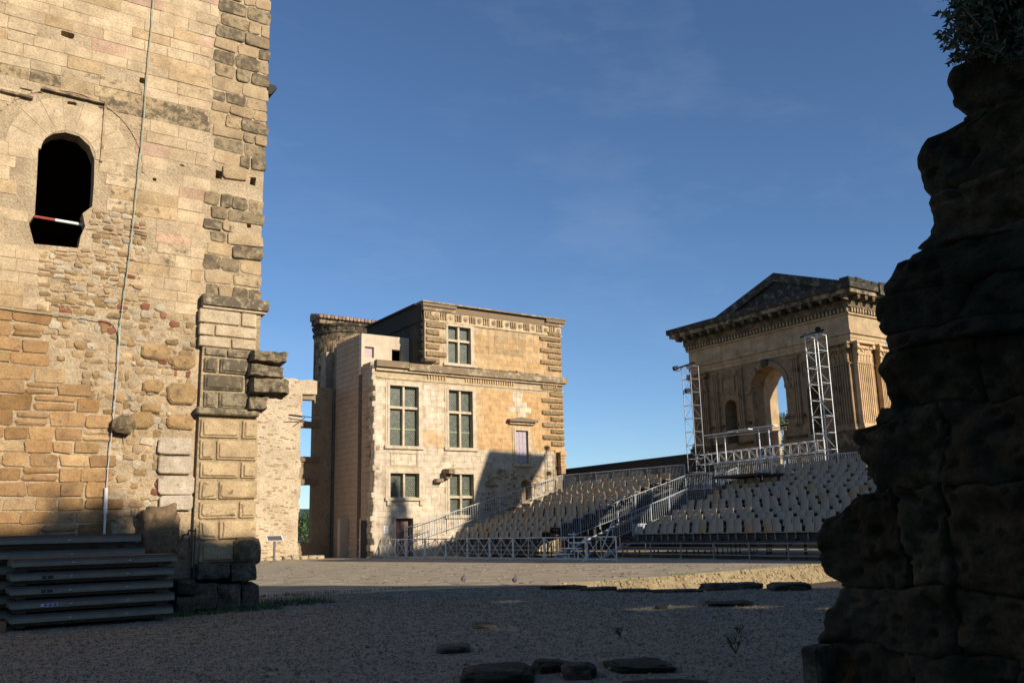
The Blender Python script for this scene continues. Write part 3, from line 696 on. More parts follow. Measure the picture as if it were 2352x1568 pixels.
zt, zb = zz(985, 722), zz(985, 838); n = 7
for i in range(n):
    b1 = zt-(zt-zb)*i/n; b0 = b1-(zt-zb)/n+.05
    verm(uM+.04, P(1026 if i % 2 else 1010, 780)[0], b0, b1)
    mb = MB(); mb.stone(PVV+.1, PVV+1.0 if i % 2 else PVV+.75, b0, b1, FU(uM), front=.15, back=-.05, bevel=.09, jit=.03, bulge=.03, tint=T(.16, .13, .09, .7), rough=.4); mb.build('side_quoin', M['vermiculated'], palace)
zt, zb = zz(1280, 763), zz(1284, 856); 
for i in range(7):
    b1 = zt-(zt-zb)*i/7; b0 = b1-(zt-zb)/7+.05
    verm(P(1238 if i % 2 else 1256, 800)[0], uR-.02, b0, b1)
zt, zb = zz(1284, 888), zz(1288, 1028); n = 10
for i in range(n):
    b1 = zt-(zt-zb)*i/n; b0 = b1-(zt-zb)/n+.06
    verm(P(1262 if i % 2 else 1243, 950)[0], uR-.02, b0, b1)
# corbel stub under the upper corner
mb = MB(); a, b = P(972, 828); mb.stone(a-.15, a+.75, b-.14, b+.14, wf, front=.62, bevel=.1, jit=.04, tint=T(.40, .34, .24, .5)); mb.build('corner_corbel', M['ashlar'], palace)
# windows: stone surround, mullion, transom, leaded panes
PALE_STONE = T(.60, .50, .365, .04)  # pale dressed stone round the windows
def frame(r, wdt, out, name='window_frame', tint=PALE_STONE, sill=True, parent=None):
    a0, b0, a1, b1 = r; fo = None
    mb = MB()
    for k, (w_, o_) in enumerate(((wdt, out*.55), (wdt*.55, out))):
        mb.box(a0-w_, a0-.003, b0, b1+w_, -.02-k*.002, o_, tint, wf); mb.box(a1+.003, a1+w_, b0, b1+w_, -.02-k*.002, o_, tint, wf); mb.box(a0-.002, a1+.002, b1+.003, b1+w_, -.021-k*.002, o_, tint, wf)
    if sill: mb.box(a0-wdt-.08, a1+wdt+.08, b0-.2, b0-.004, -.02, out+.10, tint, wf)
    return mb.build(name, M['ashlar'], parent or palace)
def cross_window(r, trans, thin=(), depth=.38, low=False):
    a0, b0, a1, b1 = r; fr_ = frame(r, .30, .07)
    c = (a0+a1)/2; mw = .14
    mb = MB(); mb.box(c-mw/2, c+mw/2, b0, b1, -depth, -.06, PALE_STONE, wf); mb.build('mullion', M['ashlar'], fr_)
    ys = [b0]+sorted(trans)+[b1]
    for t in trans:
        for x0, x1 in ((a0, c-mw/2-.002), (c+mw/2+.002, a1)):
            mb = MB(); mb.box(x0, x1, t-.075, t+.075, -depth, -.07, PALE_STONE, wf); mb.build('transom', M['ashlar'], fr_)
    cells = sorted(list(trans)+list(thin)); ys = [b0]+cells+[b1]
    for x0, x1 in ((a0, c-mw/2), (c+mw/2, a1)):
        for y0, y1 in zip(ys[:-1], ys[1:]):
            e = .08
            mb = MB(); y0_, y1_ = y0+(e if y0 in trans else 0.0), y1-(e if y1 in trans else 0)
            mb.add([wf(x0, y0_, -depth+.06), wf(x1, y0_, -depth+.06), wf(x1, y1_, -depth+.06), wf(x0, y1_, -depth+.06)], [(0, 1, 2, 3)]); mb.build('pane', M['leaded'], fr_)
            mb = MB()
            for q in ((x0+.002, x0+.045, y0_, y1_), (x1-.045, x1-.002, y0_, y1_), (x0+.046, x1-.046, y0_, y0_+.06), (x0+.046, x1-.046, y1_-.045, y1_)):
                mb.box(q[0], q[1], q[2]+.001, q[3]-.001, -depth+.065, -depth+.10, T(.75, .85, .6), wf)
            mb.build('casement', M['sash'], fr_)
M['sash'] = plain_mat('sash', (.30, .31, .22), .6)
cross_window(wins['w1'], [P(928, 936)[1]], [P(928, 985)[1]])
cross_window(wins['w2'], [P(1058, 947)[1]], [P(1058, 992)[1]])
cross_window(wins['w3'], [P(1055, 783)[1]])
cross_window(wins['w4'], [])
cross_window(wins['w5'], [P(1060, 1141)[1]])
mb = MB()                                                                 # sill brackets under the lower window
a0, b0, a1, b1 = wins['w4']
for a in (a0-.25, a1+.02): mb.box(a, a+.26, b0-.5, b0-.205, -.01, .14, PALE_STONE, wf)
mb.build('sill_bracket', M['ashlar'], palace)
a0, b0, a1, b1 = R_(897, 1038, 959, 1070); mb = MB()                      # sunk panel
for q in ((a0, a0+.07, b0, b1), (a1-.07, a1, b0, b1), (a0+.07, a1-.07, b1-.07, b1), (a0+.07, a1-.07, b0, b0+.07)): mb.box(*q, 0, .065, T(.6, .47, .33), wf)
mb.build('panel_frame', M['ashlar'], palace)
# lavender shutter with pediment
fr_ = frame(shut, .26, .10, 'shutter_frame', T(.58, .46, .30, .1)); a0, b0, a1, b1 = shut
mb = MB(); mb.box(a0+.02, a1-.02, b0+.02, b1-.02, -.16, -.10, T(1, 1, 1), wf); sh = mb.build('shutter', M['shutter'], fr_)
for i in range(3):
    for j in range(5):
        mb = MB(); x = a0+.07+i*(a1-a0-.1)/3; y = b0+.08+j*(b1-b0-.1)/5
        mb.box(x, x+(a1-a0)/3-.11, y, y+(b1-b0)/5-.12, -.10, -.07, T(1.05, 1.02, 1.05), wf); 
        mb.v = [tuple(q) for q in mb.v]
        o = mb.build('shutter_panel', M['shutter'], fr_)
a0, b0, a1, b1 = R_(1164, 961, 1229, 972)
mb = MB(); mb.box(a0, a1, b0+.02, b1-.04, -.02, .42, T(.5, .42, .29, .5), wf); mb.prism([(a0+.05, b1-.037), (a1-.05, b1-.037), ((a0+a1)/2-.2, b1+.12)], 0, .36, wf, T(.36, .32, .22, .7)); mb.box(a0+.15, a1-.15, b0-.14, b0+.017, -.02, .22, T(.54, .44, .29, .2), wf); mb.build('hood', M['ashlar'], fr_)
# ground floor door and niche
a0, b0, a1, b1 = door; frame(door, .16, .05, 'door_frame', sill=False)
for i in range(5):
    mb = MB(); w = (a1-a0)/5; mb.box(a0+i*w+.006, a0+(i+1)*w-.006, b0, b1-.01, -.5, -.42+random.uniform(0, .012), vary(T(1, 1, 1), .15), wf); mb.build('door_plank', M['door_wood'], palace)
mb = MB(); mb.box(nich[0], nich[2], nich[1], nich[3], -.6, -.56, T(.30, .22, .14), wf); mb.build('niche_back', M['ashlar'], palace)
# projecting stone bracket
a0, b0, a1, b1 = R_(1016, 1077, 1031, 1100)
mb = MB(); mb.prism([(a0, b0+.30), (a0, b1), (a1, b1), (a1, b0+.1), (a1-.25, b0), (a0+.1, b0)], -.1, .42, wf, T(.42, .33, .21, .4)); mb.prism([(a0+.02, b0+.34), (a0+.02, b1-.02), (a1-.02, b1-.02), (a1-.02, b0+.3)], .421, .85, wf, T(.42, .33, .21, .4)); mb.build('stone_bracket', M['ashlar'], palace)
mb = MB(); a, b = P(1005, 1104); mb.stone(a-.3, a+.25, b-.13, b+.13, wf, front=.45, bevel=.06, jit=.04, tint=T(.4, .32, .2, .3)); mb.build('stone_stub', M['ashlar'], palace)
# broken corner with a carved fragment
mb = MB(); mb.box(uR-.98, uR-.05, PVV+.35, PVV+.78, -.2, P(1280, 1030)[1], T(.16, .12, .08, .5)); mb.build('broken_core', M['rubble'], palace)
zc = P(1285, 1036)[1]
for i, (d, h, o_) in enumerate(((0, .30, .12), (.31, .62, .02), (.94, .16, .12), (1.11, .5, .04))):
    mb = MB(); mb.box(uR-.48+.06*(i % 2), uR-.02+(.1 if i in (0, 2) else 0), zc-d-h, zc-d-.004, -.34, o_, T(.56, .37, .2, .1), wf)
    if i in (1, 3):
        for j in range(6): 
            c = (uR-.38+(j % 3)*.13, zc-d-h*.3-(j//3)*h*.4); mb.prism([(c[0]+.06*math.cos(t), c[1]+.08*math.sin(t)) for t in (0, 1.05, 2.1, 3.14, 4.2, 5.2)], o_, o_+.06, wf, T(.56, .37, .2, .1))
    mb.build('carved_fragment', M['ashlar'], palace)
# plaque beside the door
a0, b0, a1, b1 = R_(880, 1207, 891, 1224); pq = thing('wall_plaque', 'small white information plaque on palace wall left of the wooden door', 'plaque', (a0, PVV, b0))
mb = MB(); mb.box(a0, a1, b0, b1, .03, .06, T(1, 1, 1), wf); mb.build('panel', M['white_metal'], pq)
mb = MB(); mb.box(a0+.08, a1-.08, b1-.16, b1-.09, .061, .066, T(1, 1, 1), wf); mb.build('heading', M['plaque_yellow'], pq)
mb = MB()
for i in range(3): mb.box(a0+.08, a1-.08-.03*i, b1-.27-i*.08, b1-.245-i*.08, .061, .065, T(.6, .6, .7), wf)
mb.build('text_lines', M['blue_grey'], pq)
# terrace block behind the lower roof: pale wall with window and opening
vb = vBlk; bf = FV(vb)
a0, b1 = PV(830, 766, vb); a1, b0 = PV(944, 832, vb); h1 = PV(838, 795, vb)+PV(859, 822, vb); h2 = PV(900, 802, vb)+PV(922, 830, vb)
mb = MB(); holed_wall(mb, rect(uL+.02, zLed-.3, uM-.004, zBlk-.001), [rect(h1[0], h1[3], h1[2], h1[1]), rect(h2[0], h2[3]-.3, h2[2]+.05, h2[1])], bf, .4, T(.58, .48, .35)); mb.build('terrace_wall', M['concrete'], palace)
mb = MB(); mb.box(h1[0]+.002, h1[2]-.002, h1[3]+.002, h1[1]-.002, -.3, -.2, T(1.1, .95, .9), bf); mb.build('terrace_shutter', M['shutter'], palace)
mb = MB(); mb.box(uL+.03, uM-.01, vEnd-.4, vEnd-.001, zLed-.3, zBlk-.05, T(.4, .32, .23)); mb.box(uL+.51, uM-.01, vBlk+.41, vEnd-.41, zBlk-.25, zBlk-.06, T(.4, .32, .23)); mb.build('terrace_rear', M['concrete'], palace)
# buttresses between the flank and the round tower
for v0, du, zt_, tn in ((vEnd+.02, .25, PU(757, 800, uL)[1], (.17, .125, .085)), (vEnd+1.5, -.15, PU(745, 812, uL)[1], (.42, .33, .23)), (vEnd+2.6, .5, PU(745, 830, uL)[1], (.2, .16, .11))):
    mb = MB(); mb.box(uL+du, uL+2.5, v0, v0+1.0, -.3, zt_, T(*tn, .35)); mb.build('buttress', M['concrete'], palace)
# low lit wall and door at the foot of the flank
vs_ = PU(800, 1190, uL)[0]; a0 = PV(781, 1200, vs_)[0]; z1 = PV(790, 1191, vs_)[1]
mb = MB(); mb.box(a0, uL+.01, vs_, vs_+.4, -.2, z1, T(.52, .39, .29)); mb.build('porch_wall', M['concrete'], palace)
mb = MB(); v0, v1 = PU(844, 1200, uL)[0], PU(829, 1200, uL)[0]; mb.box(uL+.005, uL+.06, v0, v1, 0, z1-.15, T(1, 1, 1)); mb.build('side_door', M['black'], palace)
mb = MB(); mb.box(uL-.03, uL+.03, v1+.02, v1+.14, 0, z1-.02, T(.8, .6, .45)); mb.build('door_jamb', M['concrete'], palace)

# ------------------------------------------------------------------ round tower behind the palace
RV = 65.5
rr = 2.6; rc = (PV(796, 800, 66.0)[0], 66.0); zt_ = PV(735, 748, RV)[1]; zr0, zr1 = PV(730, 768, RV)[1], PV(730, 748, RV)[1]
rt = thing('round_tower', 'round stone stair tower with a sagging tiled roof behind the pale concrete block', 'tower', (rc[0], rc[1], 0))
def ring(mb, c, prof, n, tint):
    k = len(mb.v)
    for r, z in prof:
        for i in range(n): mb.v.append((c[0]+r*math.cos(6.2832*i/n), c[1]+r*math.sin(6.2832*i/n), z)); mb.t.append(tint)
    for j in range(len(prof)-1):
        for i in range(n): mb.f.append((k+j*n+i, k+j*n+(i+1) % n, k+(j+1)*n+(i+1) % n, k+(j+1)*n+i))
mb = MB(); ring(mb, rc, [(rr, -.4), (rr, zr0)], 48, T(.40, .29, .165, .35)); mb.build('shaft', M['dark_ashlar'], rt, smooth=True)
mb = MB(); ring(mb, rc, [(rr, zr0+.003), (rr+.10, zr0+.02), (rr+.12, zr0+.16), (rr+.03, zr0+.20), (rr+.03, zr1-.2), (rr+.12, zr1-.18), (rr+.2, zr1), (0, zr1+.01)], 48, T(.42, .31, .18, .4)); mb.build('cornice_ring', M['dark_ashlar'], rt)
rst = []
for j in range(int(zr0/.42)):
    for i in range(26):
        t0 = math.pi*(1+i/26)+(.06 if j % 2 else 0); t1 = t0+math.pi/26-.006
        tint = vary(T(.42, .30, .17), .18, .25)
        fr_ = (lambda b_: (lambda a, b, c: (rc[0]+(rr+c)*math.cos(a), rc[1]+(rr+c)*math.sin(a), b)))(0)
        rst.append(dict(w=.36, h=.4*(1+j*.01), k=dict(a0=t0, a1=t1, b0=j*.42+.012, b1=j*.42+.408, fr=fr_, front=.03, back=-.03, bevel=.012, jit=.003, bulge=.008, tint=tint, rough=.05)))
pick_parts(rst, 'curved_stone', 'curved_stones', M['dark_ashlar'], rt)
for i in range(9):
    t = math.pi*(1.12+i*.085); mb = MB()
    mb.box(-.07, .07, zr0+.24, zr1-.24, rr+.02, rr+.10, T(.34, .25, .15, .4), lambda a, b, c: (rc[0]+c*math.cos(t+a/rr), rc[1]+c*math.sin(t+a/rr), b)); mb.build('triglyph', M['dark_ashlar'], rt)
ev = rc[1]-rr*.55                                                        # upper wall under a lean-to tiled roof with a straight eave
e0, e1 = PV(733, 735, ev)[0], rc[0]+rr+.6; ez = PV(735, 730, ev)[1]
mb = MB(); mb.box(e0, e1, ev, ev+1.6, zr1+.012, ez, T(.43, .32, .19, .3)); mb.build('upper_wall', M['dark_ashlar'], rt)
mb = MB(); mb.prism([(ev-.18, ez+.002), (ev+1.7, ez+.002), (ev+1.7, ez+.55), (ev-.18, ez+.12)], e0-.1, e1+.1, lambda a, b, c: (c, a, b), T(.7, .65, .6)); mb.build('roof_deck', M['tile'], rt)
n = 20
for i in range(n):
    u = e0+.05+(e1-e0-.1)*i/(n-1); mb = MB(); mb.tube((u, ev-.30, ez+.13), (u, ev+1.7, ez+.62), .15, 7, vary(T(1, 1, 1), .3), .12); mb.build('roof_tile', M['tile'], rt)

# ------------------------------------------------------------------ ruined link wall with openings, left of the palace
LV = 56.8
link = thing('ruined_wall', 'ruined rubble wall with three stacked window openings between the big tower and palace', 'wall', (22, LV, 0))
lf = FV(LV); LP = lambda x, y: PV(x, y, LV)
zt0 = LP(690, 872)[1]; a_l = LP(520, 900)[0]; a_r = LP(726, 1000)[0]
oa0, oa1 = LP(692, 1000)[0], LP(755, 1000)[0]
oh = []
for y0, y1 in ((906, 968), (980, 1050), (1112, 1262)):
    oh.append(rect(oa0, LP(700, y1)[1], oa1, LP(700, y0)[1]))
top = [(a_r, zt0)]
for i in range(14): top.append((a_r+(a_l-a_r)*(i+1)/15, zt0+random.uniform(-.12, .10)))
zl_ = LP(700, 905)[1]; rag = []; z = -.4; k = 0
while z < zl_-.4:
    h = random.uniform(.3, .55); o_ = random.uniform(-.10, .06); rag += [(oa0+o_, z), (oa0+o_, z+h)]; z += h
rag = rag[:-1]+[(oa0, zl_)]
mb = MB(); holed_wall(mb, [(a_l, -.4)]+rag+[(a_r, zl_+.05)]+top+[(a_l, zt0+.1)], [], lf, .9, T(.60, .48, .33, .0)); mb.build('wall', M['rubble'], link)
L2 = LV+2.1; q2 = lambda x, y: PV(x, y, L2)
oh2 = [rect(q2(688, 1000)[0], q2(700, y1)[1], q2(721, 1000)[0], q2(700, y0)[1]) for y0, y1 in ((917, 967), (981, 1048), (1113, 1246))]
mb = MB(); holed_wall(mb, rect(q2(660, 1000)[0], -.4, q2(762, 1000)[0], zt0-.05), oh2, FV(L2), .55, T(.36, .275, .175, .12)); mb.build('inner_wall', M['rubble'], link)
for y0, y1, o_ in ((1048, 1060, .16), (1100, 1113, .14), (967, 981, .12)):
    mb = MB(); mb.box(q2(690, 1000)[0], q2(735, 1000)[0], q2(700, y1)[1]+.01, q2(700, y0)[1]-.01, -.3, o_, T(.30, .22, .14, .3), FV(L2)); mb.build('string_course', M['rubble'], link)
ls = []
for i in range(620):
    u = random.uniform(a_l, a_r); z = random.uniform(.1, zt0-.2); w, h = random.uniform(.14, .42), random.uniform(.07, .15)
    if u+w > oa0-.12: continue
    d = random.random(); c = (.44, .31, .18) if d < .5 else (.50, .385, .24) if d < .85 else (.54, .46, .34)
    ls.append(dict(w=w, h=h, k=dict(a0=u, a1=u+w, b0=z, b1=z+h, fr=lf, front=random.uniform(.0, .03), back=-.05, bevel=.03, jit=.03, bulge=.015, tint=vary(T(*c), .15, .1), rough=.75)))
pick_parts(ls, 'rubble_stone', 'rubble_stones', M['tower_stone'], link)
bh = thing('metal_brackets', 'thin dark metal rods sticking out from the upper window openings', 'bracket', (oa0, LV, LP(700, 965)[1]))
mb = MB(); z = LP(700, 964)[1]
mb.tube(lf(oa0-.9, z+.3, .1), lf(oa1-.3, z+.1, .1), .03, 6); mb.tube(lf(oa0-1.1, z, .5), lf(oa0+.3, z-.1, .05), .03, 6); mb.tube(lf(oa0-.5, z-.35, .4), lf(oa0+.2, z+.15, .05), .03, 6); mb.build('rod', M['black'], bh)
mb = MB(); x0, x1 = LP(560, 1275)[0], LP(735, 1280)[0]
for i in range(9):
    w = (x1-x0)/9; mb = MB(); mb.stone(x0+i*w+.02, x0+(i+1)*w-.02, -.05, .22+random.uniform(-.06, .1), FV(LV-.8), front=random.uniform(-.1, .15), back=-.9, bevel=.08, jit=.06, tint=vary(T(.48, .39, .26), .1, .1), rough=.5)
    mb.build('kerb_stone', M['tower_stone'], link)

# ------------------------------------------------------------------ entrance pavilion (temple front) on the right
TU = 47.0
KT = TU/44.0
def KZ(z): return 1.6+(z-1.6)*KT
temple = thing('temple_pavilion', 'classical stone gate pavilion with pediment, tall arch and fluted pilasters behind the seats', 'pavilion', (45.6, 36.7, 0))
t3 = lambda p: ((2050+p[0]*800/2091)/1.36735, (820+p[1]*800/2091)/1.36735)
pf_ = FU(TU); TP = lambda x, y: PU(*t3((x, y)), TU)
vR, vL = 30.38*KT, 43.05*KT; uE = TU+3.45; zA, zAt, zF, zC, zTopC = [KZ(q) for q in (11.62, 12.28, 13.22, 14.25, 14.86)]; zP = KZ(6.6); zSp = KZ(9.85)
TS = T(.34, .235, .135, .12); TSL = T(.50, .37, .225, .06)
am = (TP(815, 1100)[0], TP(1090, 1050)[0]); ah = arch(am[1], 4.3, am[0], zSp, 16)
n1 = arch(TP(688, 1200)[0], zP+.05, TP(590, 1180)[0], KZ(9.0), 10); n2 = arch(TP(1378, 1080)[0], zP+.05, TP(1265, 1080)[0], KZ(9.1), 10)
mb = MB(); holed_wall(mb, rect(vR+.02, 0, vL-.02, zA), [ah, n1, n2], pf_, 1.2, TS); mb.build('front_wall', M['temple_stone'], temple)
# side masses behind the front wall; the passage through the arch stays open
zu = 4.3; a_in = .45
mb = MB(); holed_wall(mb, rect(vR+.3, 0, vL-.3, zA-.02), [arch(am[1]-.004, 4.3, am[0]+.004, zSp, 16)], FU(TU+1.203), 49.6-TU-1.203, TSL); mb.build('barrel_vault', M['temple_stone'], temple)
# courses of the front as shallow blocks
ts = []
z = 4.4
while z < zA-.3:
    v = vR+1.6; h = .46
    while v < vL-1.7:
        w = random.uniform(.6, 1.1); c = (v+w/2, z+h/2)
        bad = any(inside(p, hh) for hh in (ah, n1, n2) for p in ((v, z), (v+w, z), (v, z+h), (v+w, z+h), c, (v+w/2, z), (v+w/2, z+h)))
        if not bad and v+w < vL-1.6:
            ts.append(dict(w=w, h=h, k=dict(a0=v+.006, a1=v+w-.006, b0=z+.006, b1=z+h-.006, fr=pf_, front=.014, back=-.03, bevel=.006, jit=.002, bulge=.002, tint=vary(TS, .08, .12), rough=.06)))
        v += w
    z += h
pick_parts(ts, 'ashlar_block', 'ashlar_blocks', M['temple_stone'], temple)
def tbox(name, v0, v1, z0, z1, out, tint=TS, u_end=None, mat='temple_stone'):
    mb = MB(); mb.box(TU-out, TU+.3 if u_end is None else u_end, v0, v1, z0, z1, tint); return mb.build(name, M[mat], temple)
# archivolt and imposts
cA = (am[0]+am[1])/2; rA = (am[0]-am[1])/2
for i in range(13):
    t0, t1 = math.pi*i/13+.004, math.pi*(i+1)/13-.004; mb = MB()
    mb.prism([(cA+r*math.cos(t), zSp+r*math.sin(t)) for r, t in ((rA+.01, t0), (rA+.34, t0), (rA+.34, t1), (rA+.01, t1))], -.01, .09, pf_, vary(TS, .08)); mb.build('voussoir', M['temple_stone'], temple)
tbox('keystone', cA-.22, cA+.22, zSp+rA+.02, zA-.01, .26, T(.22, .16, .1, .5))
for v0, v1 in ((am[0]+.01, am[0]+.5), (am[1]-.5, am[1]-.01)): tbox('impost', v0, v1, zSp-.24, zSp-.01, .13)
# pilasters on the front
def capital(mb, v0, v1, z0, z1, fr, tint, out):
    # Corinthian capital: bell, two rows of leaves, corner volutes and abacus
    c = (v0+v1)/2; w = v1-v0; h = z1-z0
    mb.box(v0+.05, v1-.05, z0, z1-.14, -.02, out-.02, tint, fr)
    for r_, (zz0, hh, nn, oo) in enumerate(((0.02, .42, 5, .12), (.34, .40, 4, .2))):
        for i in range(nn):
            a = v0+w*(i+.5)/nn; ww = w/nn*.42
            mb.prism([(zz0*h+z0, out-.03), (zz0*h+z0, out+.03), (z0+(zz0+hh*.6)*h, out+.07), (z0+(zz0+hh)*h, out+oo), (z0+(zz0+hh*.75)*h, out+oo*.95), (z0+(zz0+hh*.55)*h, out)], a-ww, a+ww, lambda p, q, s: fr(s, p, q), tint)
    for s in (-1, 1):
        e = c+s*w*.5
        mb.prism([(e+s*.06+.14*math.cos(t), z1-.30+.14*math.sin(t)) for t in [i*.7854 for i in range(8)]], out-.02, out+.24, fr, tint)
        mb.bar(fr(c+s*.08, z0+h*.45, out+.03), fr(e+s*.02, z1-.26, out+.18), .09, .07, tint)
    mb.box(v0-.16, v1+.16, z1-.13, z1, -.02, out+.22, tint, fr)
def pilaster(fr, v0, v1, zb, zt, tint, flutes=7, out=.16, h_cap=1.35, name='pilaster'):
    mb = MB(); zc = zt-h_cap; n = flutes; w = v1-v0; rib = w/(n*2+1)
    mb.box(v0, v1, zb+.35, zc, -.02, out-.06, tint, fr)
    for i in range(n+1): mb.box(v0+i*2*rib, v0+(i*2+1)*rib, zb+.351, zc-.01, out-.059, out, tint, fr)
    mb.box(v0-.06, v1+.06, zc+.001, zc+.08, -.02, out+.05, tint, fr); o = mb.build(name, M['temple_stone'], temple)
    mb = MB(); mb.box(v0-.12, v1+.12, zb, zb+.16, -.02, out+.14, tint, fr); mb.box(v0-.06, v1+.06, zb+.163, zb+.35, -.02, out+.07, tint, fr); mb.build('base', M['temple_stone'], o)
    mb = MB(); capital(mb, v0, v1, zc+.082, zt, fr, tint, out); mb.build('capital', M['temple_stone'], o)
pilaster(pf_, vR+.12, vR+1.62, zP, zA-.004, TS, 8, .22); pilaster(pf_, vL-1.62, vL-.12, zP, zA-.004, TS, 8, .22)
def slim(v0, v1):
    mb = MB(); mb.box(TU-.10, TU+.02, v0, v1, zP+.7, zA-.32, TS); 
    for i in range(3): mb.box(TU-.15, TU-.101, v0+.04+i*(v1-v0-.06)/3, v0+.04+i*(v1-v0-.06)/3+.09, zP+.8, zA-.42, TS)
    mb.box(TU-.17, TU+.02, v0-.05, v1+.05, zA-.318, zA-.2, TS); mb.build('slim_pilaster', M['temple_stone'], temple)
for x0, x1 in ((490, 540), (690, 745), (1150, 1212)):
    slim(TP(x1, 1000)[0], TP(x0, 1000)[0])
for (x0, y0, x1, y1) in ((560, 950, 680, 1080), (1215, 815, 1300, 945)):
    v1, z1 = TP(x0, y0+8); v0, z0 = TP(x1, y1-8); mb = MB()
    for q in ((v0, v1, z1-.09, z1), (v0, v1, z0, z0+.09), (v0, v0+.09, z0+.092, z1-.092), (v1-.09, v1, z0+.092, z1-.092)): mb.box(*q, 0, .09, TS, pf_)
    mb.build('panel_frame', M['temple_stone'], temple)
for v0, v1, z_ in ((TP(590, 1)[0]+.0, TP(450, 1)[0], 8.05), (TP(800, 1)[0], TP(695, 1)[0], 8.05), (TP(1260, 1)[0], TP(1115, 1)[0], 8.05)):
    pass
for x0, x1 in ((455, 588), (692, 812), (1095, 1260), (1385, 1480)):
    v1, v0 = TP(x0, 1300)[0], TP(x1, 1300)[0]; tbox('string_course', v0, v1, KZ(7.72), KZ(7.92), .12, T(.28, .2, .12, .4)); tbox('plinth_course', v0, v1, zP-.1, zP+.08, .15, T(.25, .18, .11, .4))
# pedestals below, right face
sf = FV(vR); sfl = lambda a, b, c: (a, vR-c, b)
tbox('pedestal', vR-.25, vR+1.9, 2.5, zP-.004, .30, T(.30, .22, .14, .3), u_end=TU+1.6); tbox('pedestal', vL-1.9, vL+.25, 2.5, zP-.004, .30, T(.26, .19, .12, .4)); tbox('pedestal_band', vR+1.903, vL-1.903, 2.5, 4.29, .2, T(.24, .18, .12, .4))
mb = MB(); mb.box(TU+1.602, uE+.1, vR-.25, vR+.5, 2.5, zP-.004, T(.36, .26, .16, .3)); mb.build('pedestal', M['temple_stone'], temple)
for u0, u1 in ((TU+.02, TU+1.50), (TU+2.28, uE+.02)):
    pilaster(sfl, u0+.04, u1-.02, zP, zA-.004, T(.62, .44, .25, .04), 7, .30, name='side_pilaster')  # lighter tint than the front pilasters: sunlight put into the stone colour
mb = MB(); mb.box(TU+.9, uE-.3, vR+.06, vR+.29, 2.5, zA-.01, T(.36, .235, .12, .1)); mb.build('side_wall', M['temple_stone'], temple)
# entablature running round the block
def belt(name, z0, z1, out, tint, mat='temple_stone'):
    mb = MB(); mb.box(TU-out, uE+out, vR-out, vL+out, z0, z1, tint); return mb.build(name, M[mat], temple)
belt('architrave', zA, zA+.24, .06, TSL); belt('architrave', zA+.243, zA+.5, .10, TSL); belt('architrave_mould', zA+.503, zAt, .22, TSL)
belt('frieze', zAt+.003, zF, .05, TSL); belt('bed_mould', zF+.003, zF+.12, .18, TSL); belt('dentil_band', zF+.123, zF+.42, .16, T(.3, .22, .13, .4))
DK = T(.24, .175, .11, .3)
belt('modillion_band', zF+.423, zC-.20, .30, DK); belt('corona', zC+.003, zC+.28, 1.0, T(.38, .30, .19, .25), 'dark_ashlar'); belt('cornice', zC+.283, zTopC, 1.15, T(.22, .19, .135, .4), 'dark_ashlar')
den = MB(); den.box(-.07, .07, -.07, .07, 0, .26, T(.40, .30, .18, .15)); d0 = den.build('dentil', M['temple_stone'], temple)
pts = [(TU-.22, vR-.1+i*.28) for i in range(50)]+[(TU+.1+i*.28, vR-.22) for i in range(12)]
for i, (x, y) in enumerate(pts):
    o = d0 if i == 0 else link_copy(d0, temple); o.location = (x, y, zF+.14)
mo = MB(); mo.box(-.3, .3, -.13, .13, 0, .2, T(.36, .28, .18, .35)); mo.box(-.28, .2, -.10, .10, -.1, -.002, T(.34, .26, .16, .4)); m0 = mo.build('modillion', M['temple_stone'], temple)
for i in range(19):
    o = m0 if i == 0 else link_copy(m0, temple); o.location = (TU-.62, vR-.35+i*.79, zC-.203)
for i in range(6):
    o = link_copy(m0, temple); o.location = (TU+.0+i*.74, vR-.62, zC-.203); o.rotation_euler = (0, 0, math.pi/2)
# gable set back behind the cornice, roof slabs
gu = 49.0; ap = (39.2, 18.45); hw = 8.0; zg = zTopC-.15
mb = MB(); mb.prism([(ap[0]-hw+.4, zg), (ap[0]+hw-.4, zg), (ap[0], ap[1]-.25)], 0, .5, lambda a, b, c: (gu+c, a, b), T(.20, .19, .15, .4)); mb.build('tympanum', M['dark_ashlar'], temple)
gs = []
for z in (zg+.02, zg+.62, zg+1.22, zg+1.8):
    half = (ap[1]-.35-z-.58)/(ap[1]-.25-zg)*(hw-.4); v = ap[0]-half
    while v < ap[0]+half-.3:
        w = min(random.uniform(.9, 1.5), ap[0]+half-v); mb = MB()
        mb.stone(v+.01, v+w-.01, z+.01, z+.58, lambda a, b, c: (gu-c, a, b), front=.02, back=-.03, bevel=.012, jit=.005, tint=vary(T(.21, .20, .16), .12, .35), rough=.06); mb.build('gable_block', M['dark_ashlar'], temple); v += w
for s in (-1, 1):
    mb = MB(); e = ap[0]+s*hw
    q = [(ap[0], ap[1]-.42), (e, zg-.40), (e, zg+.22), (ap[0], ap[1]+.2)]
    mb.prism(q, -.25, 2.6, lambda a, b, c: (gu+c, a, b), T(.22, .19, .14, .35)); mb.build('raking_cornice', M['dark_ashlar'], temple)
for i in range(8):
    mb = MB(); mb.stone(TU-1.1+i*.78, TU-.40+i*.78, zTopC+.004, zTopC+.30+.05*math.sin(i*2), FV(vR-.7), front=.4, back=-.3, bevel=.06, jit=.04, tint=T(.26, .22, .15, .6), rough=.3); mb.build('cornice_block', M['dark_ashlar'], temple)
